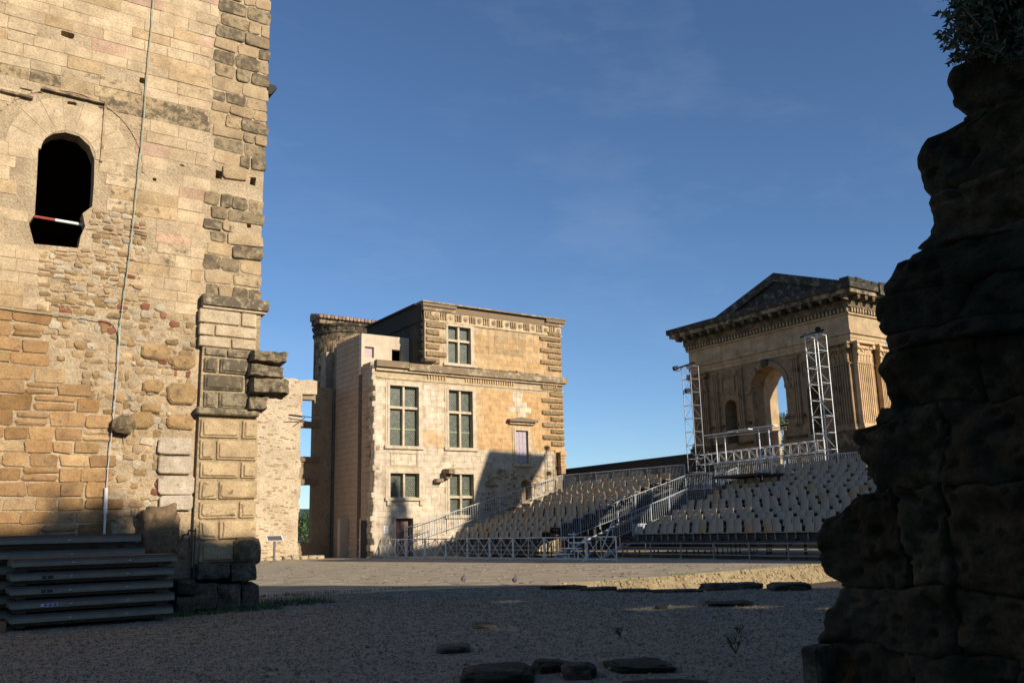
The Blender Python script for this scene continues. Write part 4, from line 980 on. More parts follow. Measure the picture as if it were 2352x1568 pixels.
# orange planter box standing in the arch
v1, z1 = PU(*t3((1045, 1345)), 48.6); v0, z0 = PU(*t3((1120, 1440)), 48.6)
tag_ = thing('terracotta_block', 'orange sunlit stone block standing in the tall arch of the gate pavilion', 'block', (49, (v0+v1)/2, 4.3))
mb = MB(); mb.box(48.9, 49.6, v0-.1, v1, 4.3, z1, T(.50, .26, .10)); mb.box(48.85, 49.65, v0-.14, v1+.04, z1+.002, z1+.08, T(.46, .25, .11)); mb.build('body', M['temple_stone'], tag_)
mb = MB(); mb.box(47.1, 51.6, am[1]+.01, am[0]-.01, 3.8, 4.29, T(.36, .28, .19)); mb.build('threshold', M['temple_stone'], temple)

# ------------------------------------------------------------------ grandstands
M['stand_steel'] = plain_mat('stand_steel', (.24, .22, .18), .6, 0, .2)
def seat_mesh():
    mb = MB(); prof = [(-.40, .0), (-.41, .03), (-.06, -.005), (-.03, .02)]                 # seat pan: x along u (front = -), z up
    w = .236
    mb.add([(-.40, -w*.92, .01), (-.40, w*.92, .01), (-.05, w, -.02), (-.05, -w, -.02), (-.40, -w*.92, -.03), (-.40, w*.92, -.03), (-.05, w, -.06), (-.05, -w, -.06)],
           [(0, 1, 2, 3), (4, 7, 6, 5), (0, 4, 5, 1), (1, 5, 6, 2), (2, 6, 7, 3), (3, 7, 4, 0)])
    P = []
    for x_off in (0, .035):
        for z, ww in ((-.02, w), (.11, w*.98), (.23, w*.94), (.335, w*.88), (.38, w*.70)):
            for s in (-1, -.45, .45, 1):
                P.append((-.05+z*.22+x_off-(abs(s) > .5)*.045, ww*s, z))
    Fs = []
    for k in (0, 20):
        for r in range(4):
            for c in range(3): Fs.append((k+r*4+c, k+r*4+c+1, k+(r+1)*4+c+1, k+(r+1)*4+c))
    b = [0, 1, 2, 3, 7, 11, 15, 19, 18, 17, 16, 12, 8, 4]
    for i in range(len(b)): Fs.append((b[i], b[(i+1) % len(b)], b[(i+1) % len(b)]+20, b[i]+20))
    mb.add(P, Fs); mb.tube((-.2, 0, -.03), (-.2, 0, -.34), .035, 5, T(.3, .3, .3)); return mb
SEATM = []
for tn in ((1, 1, 1, 0), (.92, .94, .97, 0), (1.04, .99, .9, 0), (1.1, .80, .5, 0)):
    mb = seat_mesh(); mb.t = [tn]*len(mb.t); o = mb.build('seat', M['seat']); SEATM.append(o.data); D.objects.remove(o)
def grandstand(name_label, u0, rows, depth, rise, v0, v1, pitch, zs0, skip=None, seed=1):
    rng = random.Random(seed)
    st = thing('grandstand', name_label, 'grandstand', (u0, (v0+v1)/2, 0))
    for r in range(rows):
        u = u0+r*depth; z = zs0+r*rise-.36
        mb = MB(); mb.box(u-.45, u+depth-.452, v0, v1, z-.05, z, T(1, 1, 1)); mb.build('deck_board', M['deck'], st)
        mb = MB(); mb.box(u+depth-.50, u+depth-.46, v0, v1, z+.002, z+rise-.052, T(.7, .7, .7)); mb.build('riser', M['deck'], st)
        v = v0+pitch*.6+rng.choice((0, .13, .26, .38)); k = rng.randrange(2)
        while v < v1-.2:
            if not (skip and skip(r, v)):
                me = SEATM[0 if rng.random() < .55 else 1 if rng.random() < .5 else 2 if rng.random() < .8 else 3]
                o = D.objects.new('seat', me); COL.objects.link(o); adopt(o, st); o.location = (u+.30, v+rng.uniform(-.012, .012), z+.38)
            k += 1; v += pitch-.02 + (.17 if k % 2 == 0 else 0.0)
    # frame under the seats: front rails, posts, raking beams
    zf = zs0-.36
    mb = MB()
    for z_, t in ((zf-.10, .05), (zf-.30, .05), (.42, .06), (.20, .05)): mb.bar((u0-.5, v0, z_), (u0-.5, v1, z_), .05, t)
    mb.build('front_rail', M['stand_steel'], st)
    n = max(3, int((v1-v0)/2.1))
    for i in range(n+1):
        v = v0+.05+(v1-v0-.1)*i/n
        mb = MB(); mb.bar((u0-.5, v, .02), (u0-.5, v, zf-.06), .06, .06, up=(0, 1, 0)); mb.box(u0-.62, u0-.36, v-.12, v+.12, 0.008, .04); mb.build('foot_post', M['stand_steel'], st)
        mb = MB(); mb.bar((u0-.4, v, zf-.15), (u0+rows*depth-.5, v, zf-.2+(rows-1)*rise), .06, .14)
        for q in range(1, rows, 2): mb.bar((u0+q*depth, v, .01), (u0+q*depth, v, zf+q*rise-.15), .06, .06, up=(0, 1, 0))
        mb.build('raking_frame', M['deck'], st)
    return st
def railing(parent, p, q, h, n, name='railing', mat='galv', posts=2, r=.011):
    p, q = Vector(p), Vector(q); rl = MB(); d = q-p
    rl.tube(p+Vector((0, 0, h)), q+Vector((0, 0, h)), .03, 6); rl.tube(p+Vector((0, 0, .12)), q+Vector((0, 0, .12)), .02, 6)
    o = rl.build(name, M[mat], parent)
    b = MB()
    for i in range(1, n):
        c = p+d*(i/n); b.tube(c+Vector((0, 0, .12)), c+Vector((0, 0, h)), r, 4)
    b.build('balusters', M[mat], o, kind='stuff')
    for i in range(posts+1):
        c = p+d*(i/posts); mb = MB(); mb.tube(c-Vector((0, 0, .1)), c+Vector((0, 0, h)), .032, 6); mb.build('post', M[mat], o)
    return o
LU, LROWS, LDEP, LRISE = 29.4, 14, .77, .252
RU, RROWS, RDEP, RRISE = 32.0, 13, .67, .267
vA0, vA1 = 36.7, 40.9
gl = grandstand('wide left block of pale plastic seats rising beside the palace wall', LU, LROWS, LDEP, LRISE, vA1+.1, 51.0, .50, 1.12, seed=3)
gr = grandstand('right block of pale plastic seats below the gate pavilion', RU, RROWS, RDEP, RRISE, 23.6, vA0-.1, .50, 1.18, skip=lambda r, v: v > 36.5-r*.20, seed=4)
# side railing along the palace, rear railing along the top
railing(gl, (26.3, 51.3, .75), (38.9, 51.3, 4.25), 1.05, 70, posts=7)
railing(gl, (25.6, 51.2, .0), (28.6, 51.2, .9), 1.0, 14, posts=2)
railing(gl, (39.0, 51.25, 4.27), (41.0, 41.2, 4.35), 1.0, 96, posts=7)
railing(gr, (41.2, 38.8, 4.2), (41.4, 24.0, 4.0), 1.05, 110, posts=8)
# stair aisle between the blocks
ai = thing('stair_aisle', 'blue grey metal stairs with railings running up between the two seat blocks', 'stairs', (31, 38.8, 0))
railing(ai, (31.0, vA0, .85), (40.2, vA0-.55, 3.75), 1.05, 62, mat='blue_grey', posts=7)
railing(ai, (30.7, vA1-.1, .78), (40.3, vA1-.4, 3.55), 1.05, 62, mat='blue_grey', posts=7)
railing(ai, (40.25, vA0-.55, 3.6), (40.35, vA1-.4, 3.6), 1.05, 30, mat='blue_grey', posts=2)
p0 = Vector((30.7, vA0+.02, .72)); 
mb = MB(); mb.tube((30.2, vA0-.02, .45), (31.0, vA0, .82+1.05), .028, 6); mb.build('white_rail', M['white_metal'], ai)
for i in range(22):
    u = 30.6+i*.44; z = .25+i*.16
    mb = MB(); mb.box(u, u+.40, vA0+.1, vA1-.2, z-.04, z); mb.build('tread', M['deck'], ai)
for v in (vA0+.06, vA1-.15):
    mb = MB(); mb.bar((30.4, v, .12), (40.3, v, 3.55), .06, .18); mb.build('stringer', M['blue_grey'], ai)
mb = MB(); mb.box(32.4, 36.2, vA0+.0, vA0+.04, .7, 1.72, T(1.1, 1.15, 1.2)); sp_ = mb.build('side_panel', M['blue_grey'], ai)
mb = MB()
for x, y, z, w, h in [(32.9, 0, 1.1, .14, .16), (33.15, 0, 1.1, .14, .16), (33.5, 0, 1.12, .12, .15), (34.7, 0, 1.2, .08, .08), (34.9, 0, 1.2, .08, .08), (32.6, 0, .85, .1, .35), (33.3, 0, .7, .3, .2)]+[(32.6+i*.24, 0, 1.62, .14, .05) for i in range(14)]:
    mb.box(x, x+w, vA0-.012, vA0-.001, z, z+h, T(.6, .6, .6))
mb.build('panel_hole', M['black'], sp_)
# black screen behind the stands; its lower part stands in for the dark beneath
scn = thing('black_screen', 'long black fabric screen closing the back of the seating', 'screen', (42.7, 48, 0))
a = PU(1293, 1078, 42.7); b = PU(1600, 1041, 42.7)
mb = MB(); mb.prism([(a[0]+.4, 0.0), (b[0]-1.0, 0.0), (b[0]-1.0, b[1]+.02), (a[0]+.4, a[1])], 0, .06, lambda p, q, c: (42.7+c, p, q)); mb.build('fabric', M['black'], scn)
mb = MB(); mb.tube((42.68, a[0]+.4, a[1]), (42.68, b[0]-1, b[1]+.02), .03, 6)
for i in range(8): v = a[0]+(b[0]-a[0])*i/7; mb.tube((42.8, v, 0), (42.8, v, a[1]-.02), .035, 6)
mb.build('support_pole', M['deck'], scn)

# ------------------------------------------------------------------ crossed barriers in front of the stands
def barrier(p, q, label, z=.01, h=1.12):
    p, q = Vector((*p, z)), Vector((*q, z)); d = q-p; L_ = d.length; d.normalize(); nrm = Vector((-d.y, d.x, 0))
    th = thing('crossed_barrier', label, 'barrier', tuple(p), 'crossed metal barriers in a line before the seats')
    zt, zb = Vector((0, 0, h)), Vector((0, 0, .10))
    m_ = (p+q)/2; e = .03
    mb = MB(); mb.tube(p+zt, q+zt, .03, 6); mb.build('top_rail', M['rusty'], th)
    mb = MB(); mb.tube(p+zb, q+zb, .025, 6); mb.build('bottom_rail', M['rusty'], th)
    for c in (p+d*e, q-d*e):
        mb = MB(); mb.tube(c, c+zt, .038, 6); mb.build('post', M['rusty'], th)
        mb = MB(); mb.bar(c-nrm*.28+Vector((0, 0, .02)), c+nrm*.28+Vector((0, 0, .02)), .05, .03); mb.tube(c-nrm*.26+Vector((0, 0, .03)), c+Vector((0, 0, .14)), .014, 4); mb.tube(c+nrm*.26+Vector((0, 0, .03)), c+Vector((0, 0, .14)), .014, 4); mb.build('foot', M['rusty'], th)
    mb = MB(); mb.tube(m_+zb, m_+zt, .02, 5); mb.build('middle_bar', M['rusty'], th)
    for a_, b_ in ((p, m_), (m_, q)):
        mb = MB(); mb.tube(a_+zt, b_+zb, .018, 5); mb.build('brace', M['rusty'], th)
        mb = MB(); mb.tube(a_+zb, b_+zt, .018, 5); mb.build('brace', M['rusty'], th)
px = [794, 828, 856, 892, 933, 976, 1024, 1074, 1125, 1179, 1251, 1347, 1418]
bp = []
for x in px:
    y = 1280+(x-790)*.0165 if x < 1200 else 1286.5+(x-1200)*.014
    bp.append(GP(x, y))
ords = ['first', 'second', 'third', 'fourth', 'fifth', 'sixth', 'seventh', 'eighth', 'ninth', 'tenth', 'eleventh', 'twelfth']
for i in range(12):
    w = 'rusty white crossed barrier at the palace corner end of the line' if i == 0 else 'widest crossed barrier at the stair end of the line' if i == 11 else 'rusty white crossed barrier, %s from the palace corner' % ords[i]
    barrier(bp[i], bp[i+1], w)
# white metal steps behind the barriers
stp = thing('white_steps', 'bright white metal step unit at the foot of the central stairs', 'steps', (*GP(1290, 1284), 0))
g0 = Vector((*GP(1292, 1283), 0))
for i in range(3):
    mb = MB(); o = g0+Vector((.42*i, -.25*i, 0)); z = .28*(i+1)
    mb.box(o.x-.25, o.x+.25, o.y-.6, o.y+.6, z-.05, z); mb.build('tread', M['white_metal'], stp)
    for s in (-.55, .55):
        mb = MB(); mb.bar((o.x, o.y+s, .01), (o.x, o.y+s, z-.051), .05, .05, up=(0, 1, 0)); mb.build('leg', M['white_metal'], stp)
mb = MB(); o = g0+Vector((.8, .0, 0)); mb.tube((o.x, o.y, .01), (o.x, o.y, 1.25), .035, 6); mb.tube((o.x-.3, o.y+.1, 1.25), (o.x+.1, o.y-.1, 1.25), .03, 6); mb.build('handle_post', M['white_metal'], stp)

# ------------------------------------------------------------------ lighting towers and truss
def lattice(name, label, cat, p, q, w, n, side=(1, 0, 0), group=None, mat='steel'):
    p, q = Vector(p), Vector(q); d = (q-p).normalized(); a = (Vector(side)-d*Vector(side).dot(d)).normalized(); b = d.cross(a)
    th = thing(name, label, cat, tuple(p), group); h = w/2
    cs = [a*h+b*h, a*h-b*h, -a*h-b*h, -a*h+b*h]
    for c in cs:
        mb = MB(); mb.tube(p+c, q+c, .030, 6); mb.build('chord', M[mat], th)
    L_ = (q-p).length
    for i in range(n+1):
        e = p+d*(L_*i/n); mb = MB()
        for k in range(4): mb.tube(e+cs[k], e+cs[(k+1) % 4], .017, 5)
        mb.build('rung_frame', M[mat], th)
        if i < n:
            e2 = p+d*(L_*(i+1)/n)
            for k in ((0, 2) if n < 12 else range(4)):
                s, t = (k, (k+1) % 4) if (i+k) % 2 else ((k+1) % 4, k); mb = MB(); mb.tube(e+cs[s], e2+cs[t], .011, 5); mb.build('diagonal', M[mat], th)
    return th
TT = 41.6
def tt(x, y): return PU(x, y, TT)
vl = (tt(1567, 845)[0]+tt(1603, 845)[0])/2; vr = (tt(1862, 775)[0]+tt(1899, 768)[0])/2
zl = tt(1585, 842)[1]; zr_ = tt(1880, 772)[1]
M['shaded_steel'] = plain_mat('shaded_steel', (.26, .26, .27), .5, .2, .12)  # darker copy of the steel, standing in for shade on the left tower
lt = lattice('truss_tower', 'lattice lighting tower, its grey darkened as if in shade, at the left end of the gate pavilion', 'truss tower', (TT, vl, 4.85), (TT, vl, zl), .74, 8, (1, 0, 0), 'lattice lighting towers', 'shaded_steel')
rt_ = lattice('truss_tower', 'bright sunlit lattice lighting tower before the right niche', 'truss tower', (TT-.3, vr, 3.6), (TT-.3, vr, zr_), .80, 9, (1, 0, 0), 'lattice lighting towers')
hz0, hz1 = tt(1600, 1057)[1], tt(1870, 1022)[1]
ht = lattice('horizontal_truss', 'horizontal metal truss linking both lighting towers above the seats', 'truss', (TT, vl-.45, hz0), (TT, vr+.5, (hz0+hz1)/2), .62, 15, (0, 0, 1), None, 'galv')
def lamp(name, label, c, dv):
    th = thing(name, label, 'spotlight', c); c = Vector(c)
    mb = MB(); mb.tube(c+Vector((-.05, 0, 0)), c+Vector((-.34, dv, -.10)), .13, 10, r2=.16); mb.build('housing', M['black'], th)
    mb = MB(); mb.tube(c+Vector((0, -.2, -.22)), c+Vector((0, -.2, 0)), .02, 5); mb.tube(c+Vector((0, .2, -.22)), c+Vector((0, .2, 0)), .02, 5); mb.tube(c+Vector((0, -.2, -.22)), c+Vector((0, .2, -.22)), .02, 5); mb.build('yoke', M['black'], th)
lamp('spotlight', 'black spotlight on top of the left lattice tower', (TT-.3, vl+.75, zl+.05), .1)
lamp('spotlight', 'black spotlight on top of the right lattice tower', (TT-.5, vr-.45, zr_+.28), -.15)
lamp('spotlight', 'black lamp hanging inside the left lattice tower below its top', (TT, vl+.1, zl-1.5), .1)
for (c, l_) in (((TT-.1, vl, zl+.02), 'short dark crossbar on the left lattice tower'), ((TT-.3, vr, zr_+.05), 'short dark crossbar on the right lattice tower')):
    th = thing('crossbar', l_, 'bar', c); mb = MB(); mb.tube((c[0]-.2, c[1]+.85, c[2]), (c[0]-.2, c[1]-.75, c[2]+.12), .05, 6); mb.build('pipe', M['black'], th)
# control booth frame in the upper seats
bt = thing('booth_frame', 'open frame of white posts and top bars over a dark platform amid the upper seats', 'frame', (37.5, 36.5, 2.5))
BU = 37.6
def bu(x, y, u=BU): q = PU(x, y, u); return Vector((u, q[0], q[1]))
for xs, ys in (((1644, 1647), (1000, 1072)), ((1664, 1668), (1000, 1070)), ((1742, 1750), (984, 1102)), ((1765, 1773), (984, 1088))):
    t = bu(xs[0], ys[0]); f = bu(xs[1], ys[1]); f.y = t.y; mb = MB(); mb.tube(f, t, .035, 6); mb.build('post', M['white_metal'], bt)
for (x0, y0, x1, y1) in ((1618, 1001, 1690, 1000), (1676, 991, 1724, 991), (1732, 983, 1782, 985)):
    mb = MB(); p = bu(x0, y0); q = bu(x1, y1); q.z = p.z; mb.bar(p, q, .35, .05); mb.build('top_bar', M['white_metal'], bt)
for dz in (-.08, .05):
    p = bu(1620, 1002); q = bu(1800, 982); mb = MB(); mb.tube(p+Vector((.2, 0, dz)), q+Vector((.2, 0, dz)), .022, 5); mb.build('long_rail', M['galv'], bt)
p = bu(1748, 1046); q = bu(1770, 1048); mb = MB(); mb.tube(p, q, .03, 6); mb.build('crosspiece', M['white_metal'], bt)
p = bu(1652, 1094); q = bu(1760, 1083); mb = MB(); mb.box(BU-.6, BU+1.4, q.y, p.y, p.z-.12, p.z, T(.9, .6, .5)); mb.build('platform', M['deck'], bt)
mb = MB(); mb.tube(bu(1725, 1086), bu(1745, 1100), .025, 5); mb.build('strut', M['galv'], bt)

# ------------------------------------------------------------------ stacked stage decks, lower left
SV = 18.9
def SP(x, y, v=SV): return PV(x, y, v)
def deck(u0, u1, v0, z0, h, depth, label, sticker=None, seed=0, skew=0.0):
    th = thing('stage_deck', label, 'stage deck', ((u0+u1)/2, v0, z0), 'stacked stage decks')
    f = lambda a, b, c: (a, v0-c+skew*(a-u0), b)
    mb = MB(); mb.box(u0, u1, z0+h-.035, z0+h-.001, -depth, .0, T(1, 1, 1), f); mb.build('plywood_top', M['ply'] if 'topmost' in label else M['deck'], th)
    mb = MB(); mb.box(u0-.004, u1+.004, z0+h*.80, z0+h-.036, -.06, .014, T(.9, .9, .9), f); mb.box(u0-.004, u1+.004, z0+h*.72, z0+h*.797, -.06, .006, T(.8, .8, .8), f)
    mb.box(u0-.004, u1+.004, z0+h*.45, z0+h*.717, -.06, .022, T(1.1, 1.1, 1.1), f); mb.box(u0-.004, u1+.004, z0+h*.41, z0+h*.447, -.06, .034, T(1.25, 1.25, 1.25), f); mb.build('front_rail', M['alu'], th)
    mb = MB(); mb.box(u0+.05, u1-.08, z0+.03, z0+h*.405, -.22, -.14, T(.5, .5, .48), f); mb.build('lower_channel', M['alu'], th)
    for a in (u0+.0, u1-.05):
        mb = MB(); mb.box(a, a+.05, z0+h*.42, z0+h-.04, -depth, -.061, T(.85, .85, .85), f); mb.build('side_rail', M['alu'], th)
    for a in (u0+.12, u1-.30):
        mb = MB(); mb.box(a, a+.14, z0+.002, z0+h*.40, -depth+.05, -.12, T(.5, .5, .5), f); mb.build('leg_socket', M['alu'], th)
    for fr in (.34, .69):
        mb = MB(); a = u0+(u1-u0)*fr; mb.box(a, a+.045, z0+h*.60, z0+h*.645, .0225, .027, T(1, 1, 1), f); mb.build('rivet_plate', M['white_metal'], th)
    mb = MB()
    for i in range(9): a = u0+(u1-u0)*(.30+.05*i); mb.box(a, a+.022, z0+h*.415, z0+h*.44, .0345, .036, T(1, 1, 1), f)
    mb.build('slot', M['black'], th)
    if sticker == 'plate':
        mb = MB(); a = u0+(u1-u0)*.175; mb.box(a, a+.19, z0+h*.48, z0+h*.70, .0225, .026, T(2.2, 2.2, 2.2), f); pt = mb.build('label_plate', M['black'], th)
        mb = MB(); mb.box(a+.075, a+.09, z0+h*.54, z0+h*.64, .0265, .028, T(.5, .5, .5), f); mb.build('label_mark', M['white_metal'], pt)
    if sticker == 'blue':
        mb = MB(); a = u0+(u1-u0)*.17; mb.box(a, a+.28, z0+h*.50, z0+h*.69, .0225, .025, T(.85, .85, .85), f); pt = mb.build('sticker', M['white_metal'], th)
        mb = MB()
        for i in range(3):
            x = a+.04+i*.08; mb.prism([(x, z0+h*.53), (x+.055, z0+h*.53), (x+.07, z0+h*.66), (x+.015, z0+h*.66)], .0255, .028, f)
        mb.build('blue_mark', M['blue_paint'], pt)
ua, ub = SP(25, 1380)[0], SP(400, 1340)[0]
zt = SP(200, 1277)[1]; hh = zt/5.35
for i in range(5):
    z0 = .04+(zt-.04)*i/5
    lab = ['bottom stage deck of the near stack, resting on the gravel', 'stage deck with a blue sticker, second from the bottom of the near stack', 'stage deck with a dark label, in the middle of the near stack', 'stage deck with a dark label, just under the top of the near stack', 'topmost stage deck of the near stack with brown plywood showing'][i]
    deck(ua+random.uniform(-.03, .03), ub+random.uniform(-.05, .03), SV+random.uniform(-.02, .02), z0, (zt-.04)/5-.003, .98, lab, [None, 'blue', 'plate', 'plate', None][i], i, random.uniform(-.004, .004))
RV_ = 20.02
ub2 = PV(322, 1240, RV_)[0]; zt2 = PV(200, 1226, RV_)[1]
for i in range(6):
    z0 = .04+(zt2-.04)*i/6
    nm = ['lowest', 'second lowest', 'third', 'fourth', 'fifth', 'topmost'][i]
    deck(ub2-4.4+random.uniform(-.03, .03), ub2+(.12 if i < 5 else 0)+random.uniform(-.03, .02), RV_, z0, (zt2-.04)/6-.003, .75, 'long stage deck, %s of the rear stack against the tower' % nm, None, i)
mb = MB(); tb = SP(18, 1440); mb.box(tb[0]-.35, tb[0]-.02, SV+.05, SV+.6, .005, .16, T(1.6, 1.3, .8)); tag(mb.build('timber_block', M['door_wood']), 'short timber block on the gravel at the left of the near deck stack', 'timber')

# ------------------------------------------------------------------ info sign, pigeons, clamp stand
g = (PV(630, 1262, 53.0)[0], 53.0)
sg = thing('info_sign', 'small tilted information panel on a dark post before the rubble wall', 'sign', (*g, 0))
k = 1.5
mb = MB(); mb.bar((g[0], g[1], 0), (g[0], g[1], k*.86), .11, .11, up=(0, 1, 0)); mb.box(g[0]-.2, g[0]+.2, g[1]-.15, g[1]+.15, 0.008, .05); mb.build('post', M['sign_face'], sg)
sl = lambda a, b, c: (g[0]+a, g[1]+b*.70-c*.6, k*.92+b*.62+c*.6)
mb = MB(); mb.box(-.44, .44, -.22, .22, -.02, .012, T(1, 1, 1), sl); mb.build('panel', M['sign_face'], sg)
mb = MB()
for q in ((-.50, -.441, -.26, .26), (.441, .50, -.26, .26), (-.44, .44, .221, .26), (-.44, .44, -.26, -.221)): mb.box(*q, -.025, .02, T(.9, .9, .9), sl)
mb.build('frame', M['white_metal'], sg)
def pigeon(x, y, head, label):
    g = GP(x, y); th = thing('pigeon', label, 'pigeon', (*g, 0), 'pigeons on the courtyard'); c, s = math.cos(head), math.sin(head)
    L3 = lambda a, b, z: (g[0]+a*c-b*s, g[1]+a*s+b*c, z)
    rings = [(-.22, .10, .010, .012), (-.16, .125, .030, .022), (-.09, .145, .055, .055), (0, .155, .072, .075), (.07, .175, .062, .070), (.11, .21, .038, .042), (.13, .245, .026, .028), (.15, .275, .026, .026), (.178, .278, .017, .017), (.198, .272, .006, .006)]
    mb = MB(); n = 8; V = []
    for a, z, w, h in rings:
        for i in range(n): V.append(L3(a, w*math.cos(6.2832*i/n), z+h*math.sin(6.2832*i/n)))
    Fs = [(r*n+i, r*n+(i+1) % n, (r+1)*n+(i+1) % n, (r+1)*n+i) for r in range(len(rings)-1) for i in range(n)]+[tuple(range(n)), tuple(range((len(rings)-1)*n, len(rings)*n))]
    mb.add(V, Fs, T(1, 1, 1)); b = mb.build('body', M['pigeon'], th, smooth=True)
    for sd_ in (-1, 1):
        mb = MB(); mb.tube(L3(.02, sd_*.03, .10), L3(.03, sd_*.035, .012), .008, 5, T(2.2, .9, .7)); mb.tube(L3(.0, sd_*.035, .010), L3(.06, sd_*.04, .010), .006, 4, T(2.2, .9, .7)); mb.build('leg', M['pigeon'], th)
        mb = MB(); V = [L3(.06, sd_*.066, .17), L3(-.02, sd_*.078, .195), L3(-.14, sd_*.04, .155), L3(-.19, sd_*.02, .115), L3(-.06, sd_*.070, .12)]
        mb.add(V, [(0, 1, 2, 3, 4)], T(.6, .6, .65)); mb.build('wing', M['pigeon'], th)
pigeon(1065, 1341, .9, 'grey pigeon standing left on the sunlit courtyard edge')
pigeon(1183, 1343, .75, 'grey pigeon standing right on the sunlit courtyard edge')
q = PV(447, 1260, TV-.5)
cl = thing('pipe_clamp_stand', 'thin steel pipe with a clamp hook standing at the tower foot', 'pipe', (q[0], TV-.5, 0))
mb = MB(); t_ = PV(449, 1213, TV-.5); mb.tube((t_[0], TV-.5, 0), (t_[0], TV-.5, t_[1]), .016, 6); mb.build('pipe', M['deck'], cl)
mb = MB(); e = PV(420, 1228, TV-.5); m_ = PV(434, 1222, TV-.5); mb.path([(t_[0], TV-.5, t_[1]-.06), (m_[0], TV-.5, m_[1]+.05), (m_[0]-.02, TV-.5, m_[1]-.04), (e[0], TV-.5, e[1]), (e[0]-.01, TV-.5, e[1]-.1)], .018, 6); mb.tube((m_[0], TV-.5, m_[1]-.04), (m_[0]+.04, TV-.5, m_[1]-.35), .014, 5); mb.build('hook', M['deck'], cl)

# ------------------------------------------------------------------ dark ruined wall at the right edge
RWU = 7.8
sil_px = [(2236, -120), (2226, 40), (2214, 120), (2201, 158), (2196, 200), (2197, 238), (2214, 258), (2221, 277), (2205, 290), (2165, 308), (2130, 325), (2117, 337), (2103, 372), (2108, 410), (2122, 438), (2145, 448), (2148, 480), (2150, 540), (2153, 570), (2120, 575), (2085, 595), (2058, 622), (2042, 652), (2052, 688), (2032, 712), (2029, 738), (2040, 760), (2062, 774), (2061, 800), (2062, 815), (2040, 845), (2036, 870), (2042, 905), (2052, 925), (2048, 942), (2025, 965), (2010, 979), (1965, 985), (1950, 1002), (1948, 1028), (1957, 1060), (1966, 1088), (1975, 1108), (1970, 1130), (1938, 1142), (1898, 1166), (1867, 1193), (1855, 1225), (1853, 1262), (1860, 1300), (1873, 1326), (1915, 1345), (1908, 1370), (1886, 1410), (1878, 1450), (1868, 1500), (1858, 1568), (1850, 1640)]
sil = sorted([(PU(x, y, RWU)[1], PU(x, y, RWU)[0]) for x, y in sil_px])        # (z, v)
sz_ = np.array([a for a, b in sil]); sv_ = np.array([b for a, b in sil])
def v_end(z): return float(np.interp(z, sz_, sv_))+.04
rw = thing('ruined_rock_wall', 'dark eroded wall of big stone blocks in shadow along the right edge', 'wall', (RWU+.7, 3, 0))
zc_ = [PU(x, y, RWU)[1] for x, y in ((1850, 1640), (1912, 1345), (1972, 1131), (2047, 945), (2061, 812), (2062, 775), (2052, 690), (2152, 573), (2146, 448), (2221, 277), (2212, 130), (2236, -120))]
zc_[0] = -.12
def bound(k, v):                                                            # wavering bed joint between two courses
    return zc_[k] + (.075*fb(v*1.1, k*3.7, 1.3, 1.0, 3) + .025*fb(v*4, k*1.7, 2.3, 1.0, 3) if 0 < k < len(zc_)-1 else 0)
def rock_block(k0, va, vb, is_end, seed):
    rg = random.Random(seed); off = rg.uniform(-.05, .06); tz, tv = rg.uniform(-.10, .10), rg.uniform(-.08, .08)
    la, lb = rg.uniform(-.07, .07), rg.uniform(-.07, .07)
    na, nb = max(6, int((va-vb)/.034)), max(5, int((zc_[k0+1]-zc_[k0])/.034)); mb = MB(); front = []
    for j in range(nb+1):
        t = j/nb
        for i in range(na+1):
            s = i/na
            vr_ = va+(vb-va)*s
            zlo, zhi = bound(k0, vr_)+.001, bound(k0+1, vr_)-.001; z = zlo+(zhi-zlo)*t
            if is_end: v0 = v_end(min(max(z, zc_[k0]+.02), zc_[k0+1]-.02))+.035*fb(z*6, seed, .5, 1.0, 3)
            else: v0 = va+la*(t-.5)
            v = v0+(vb+lb*(t-.5)-v0)*s
            ea = min(s*abs(va-vb), (1-s)*abs(va-vb)); eb = min(t, 1-t)*(zhi-zlo)
            big = fb(v*.6, z*.8, 3.3, 1.0, 3)
            det = fb(v*2.6+seed, z*3.4, seed*.7, 1.0, 6)
            pit = max(0, fb(v*5+seed*.3, z*7, 9.1, 1.0, 3)-.18)
            c = off + tz*(t-.5) + tv*(s-.5) + .25*big + .085*det - .22*pit
            chip = .5+1.3*abs(fb(v*1.6, z*1.6, seed+4, 1.0, 3))
            c -= (.10 if is_end and s < .5 else .035)*chip*(1-min(1, ea/.07))**2 + .02*chip*(1-min(1, eb/.045))**2
            front.append((RWU-c, v, z))
    idx = lambda i, j: j*(na+1)+i
    Fs = [(idx(i, j), idx(i+1, j), idx(i+1, j+1), idx(i, j+1)) for j in range(nb) for i in range(na)]
    border = [idx(i, 0) for i in range(na+1)]+[idx(na, j) for j in range(1, nb+1)]+[idx(i, nb) for i in range(na-1, -1, -1)]+[idx(0, j) for j in range(nb-1, 0, -1)]
    m = len(front); n = len(border)
    mid = [(RWU+.35, front[b][1]+(.03*fb(front[b][2]*5, seed, 2, 1, 2) if b % (na+1) == 0 else 0), front[b][2]) for b in border]
    back = [(RWU+1.3, front[b][1]-.12*(1 if b % (na+1) == 0 and is_end else 0), front[b][2]) for b in border]
    for k in range(n): Fs += [(border[k], m+k, m+(k+1) % n, border[(k+1) % n]), (m+k, m+n+k, m+n+(k+1) % n, m+(k+1) % n)]
    Fs.append(tuple(range(m+n, m+2*n)))
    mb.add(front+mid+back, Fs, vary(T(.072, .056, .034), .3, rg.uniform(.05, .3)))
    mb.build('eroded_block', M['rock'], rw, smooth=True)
sd_ = 0
zx = []                                                                     # split the tall courses into thinner, uneven beds
for a, b in zip(zc_[:-1], zc_[1:]):
    zx.append(a)
    if b-a > 1.05: zx.append(a+(b-a)*random.uniform(.42, .6))
zc_ = zx+[zc_[-1]]
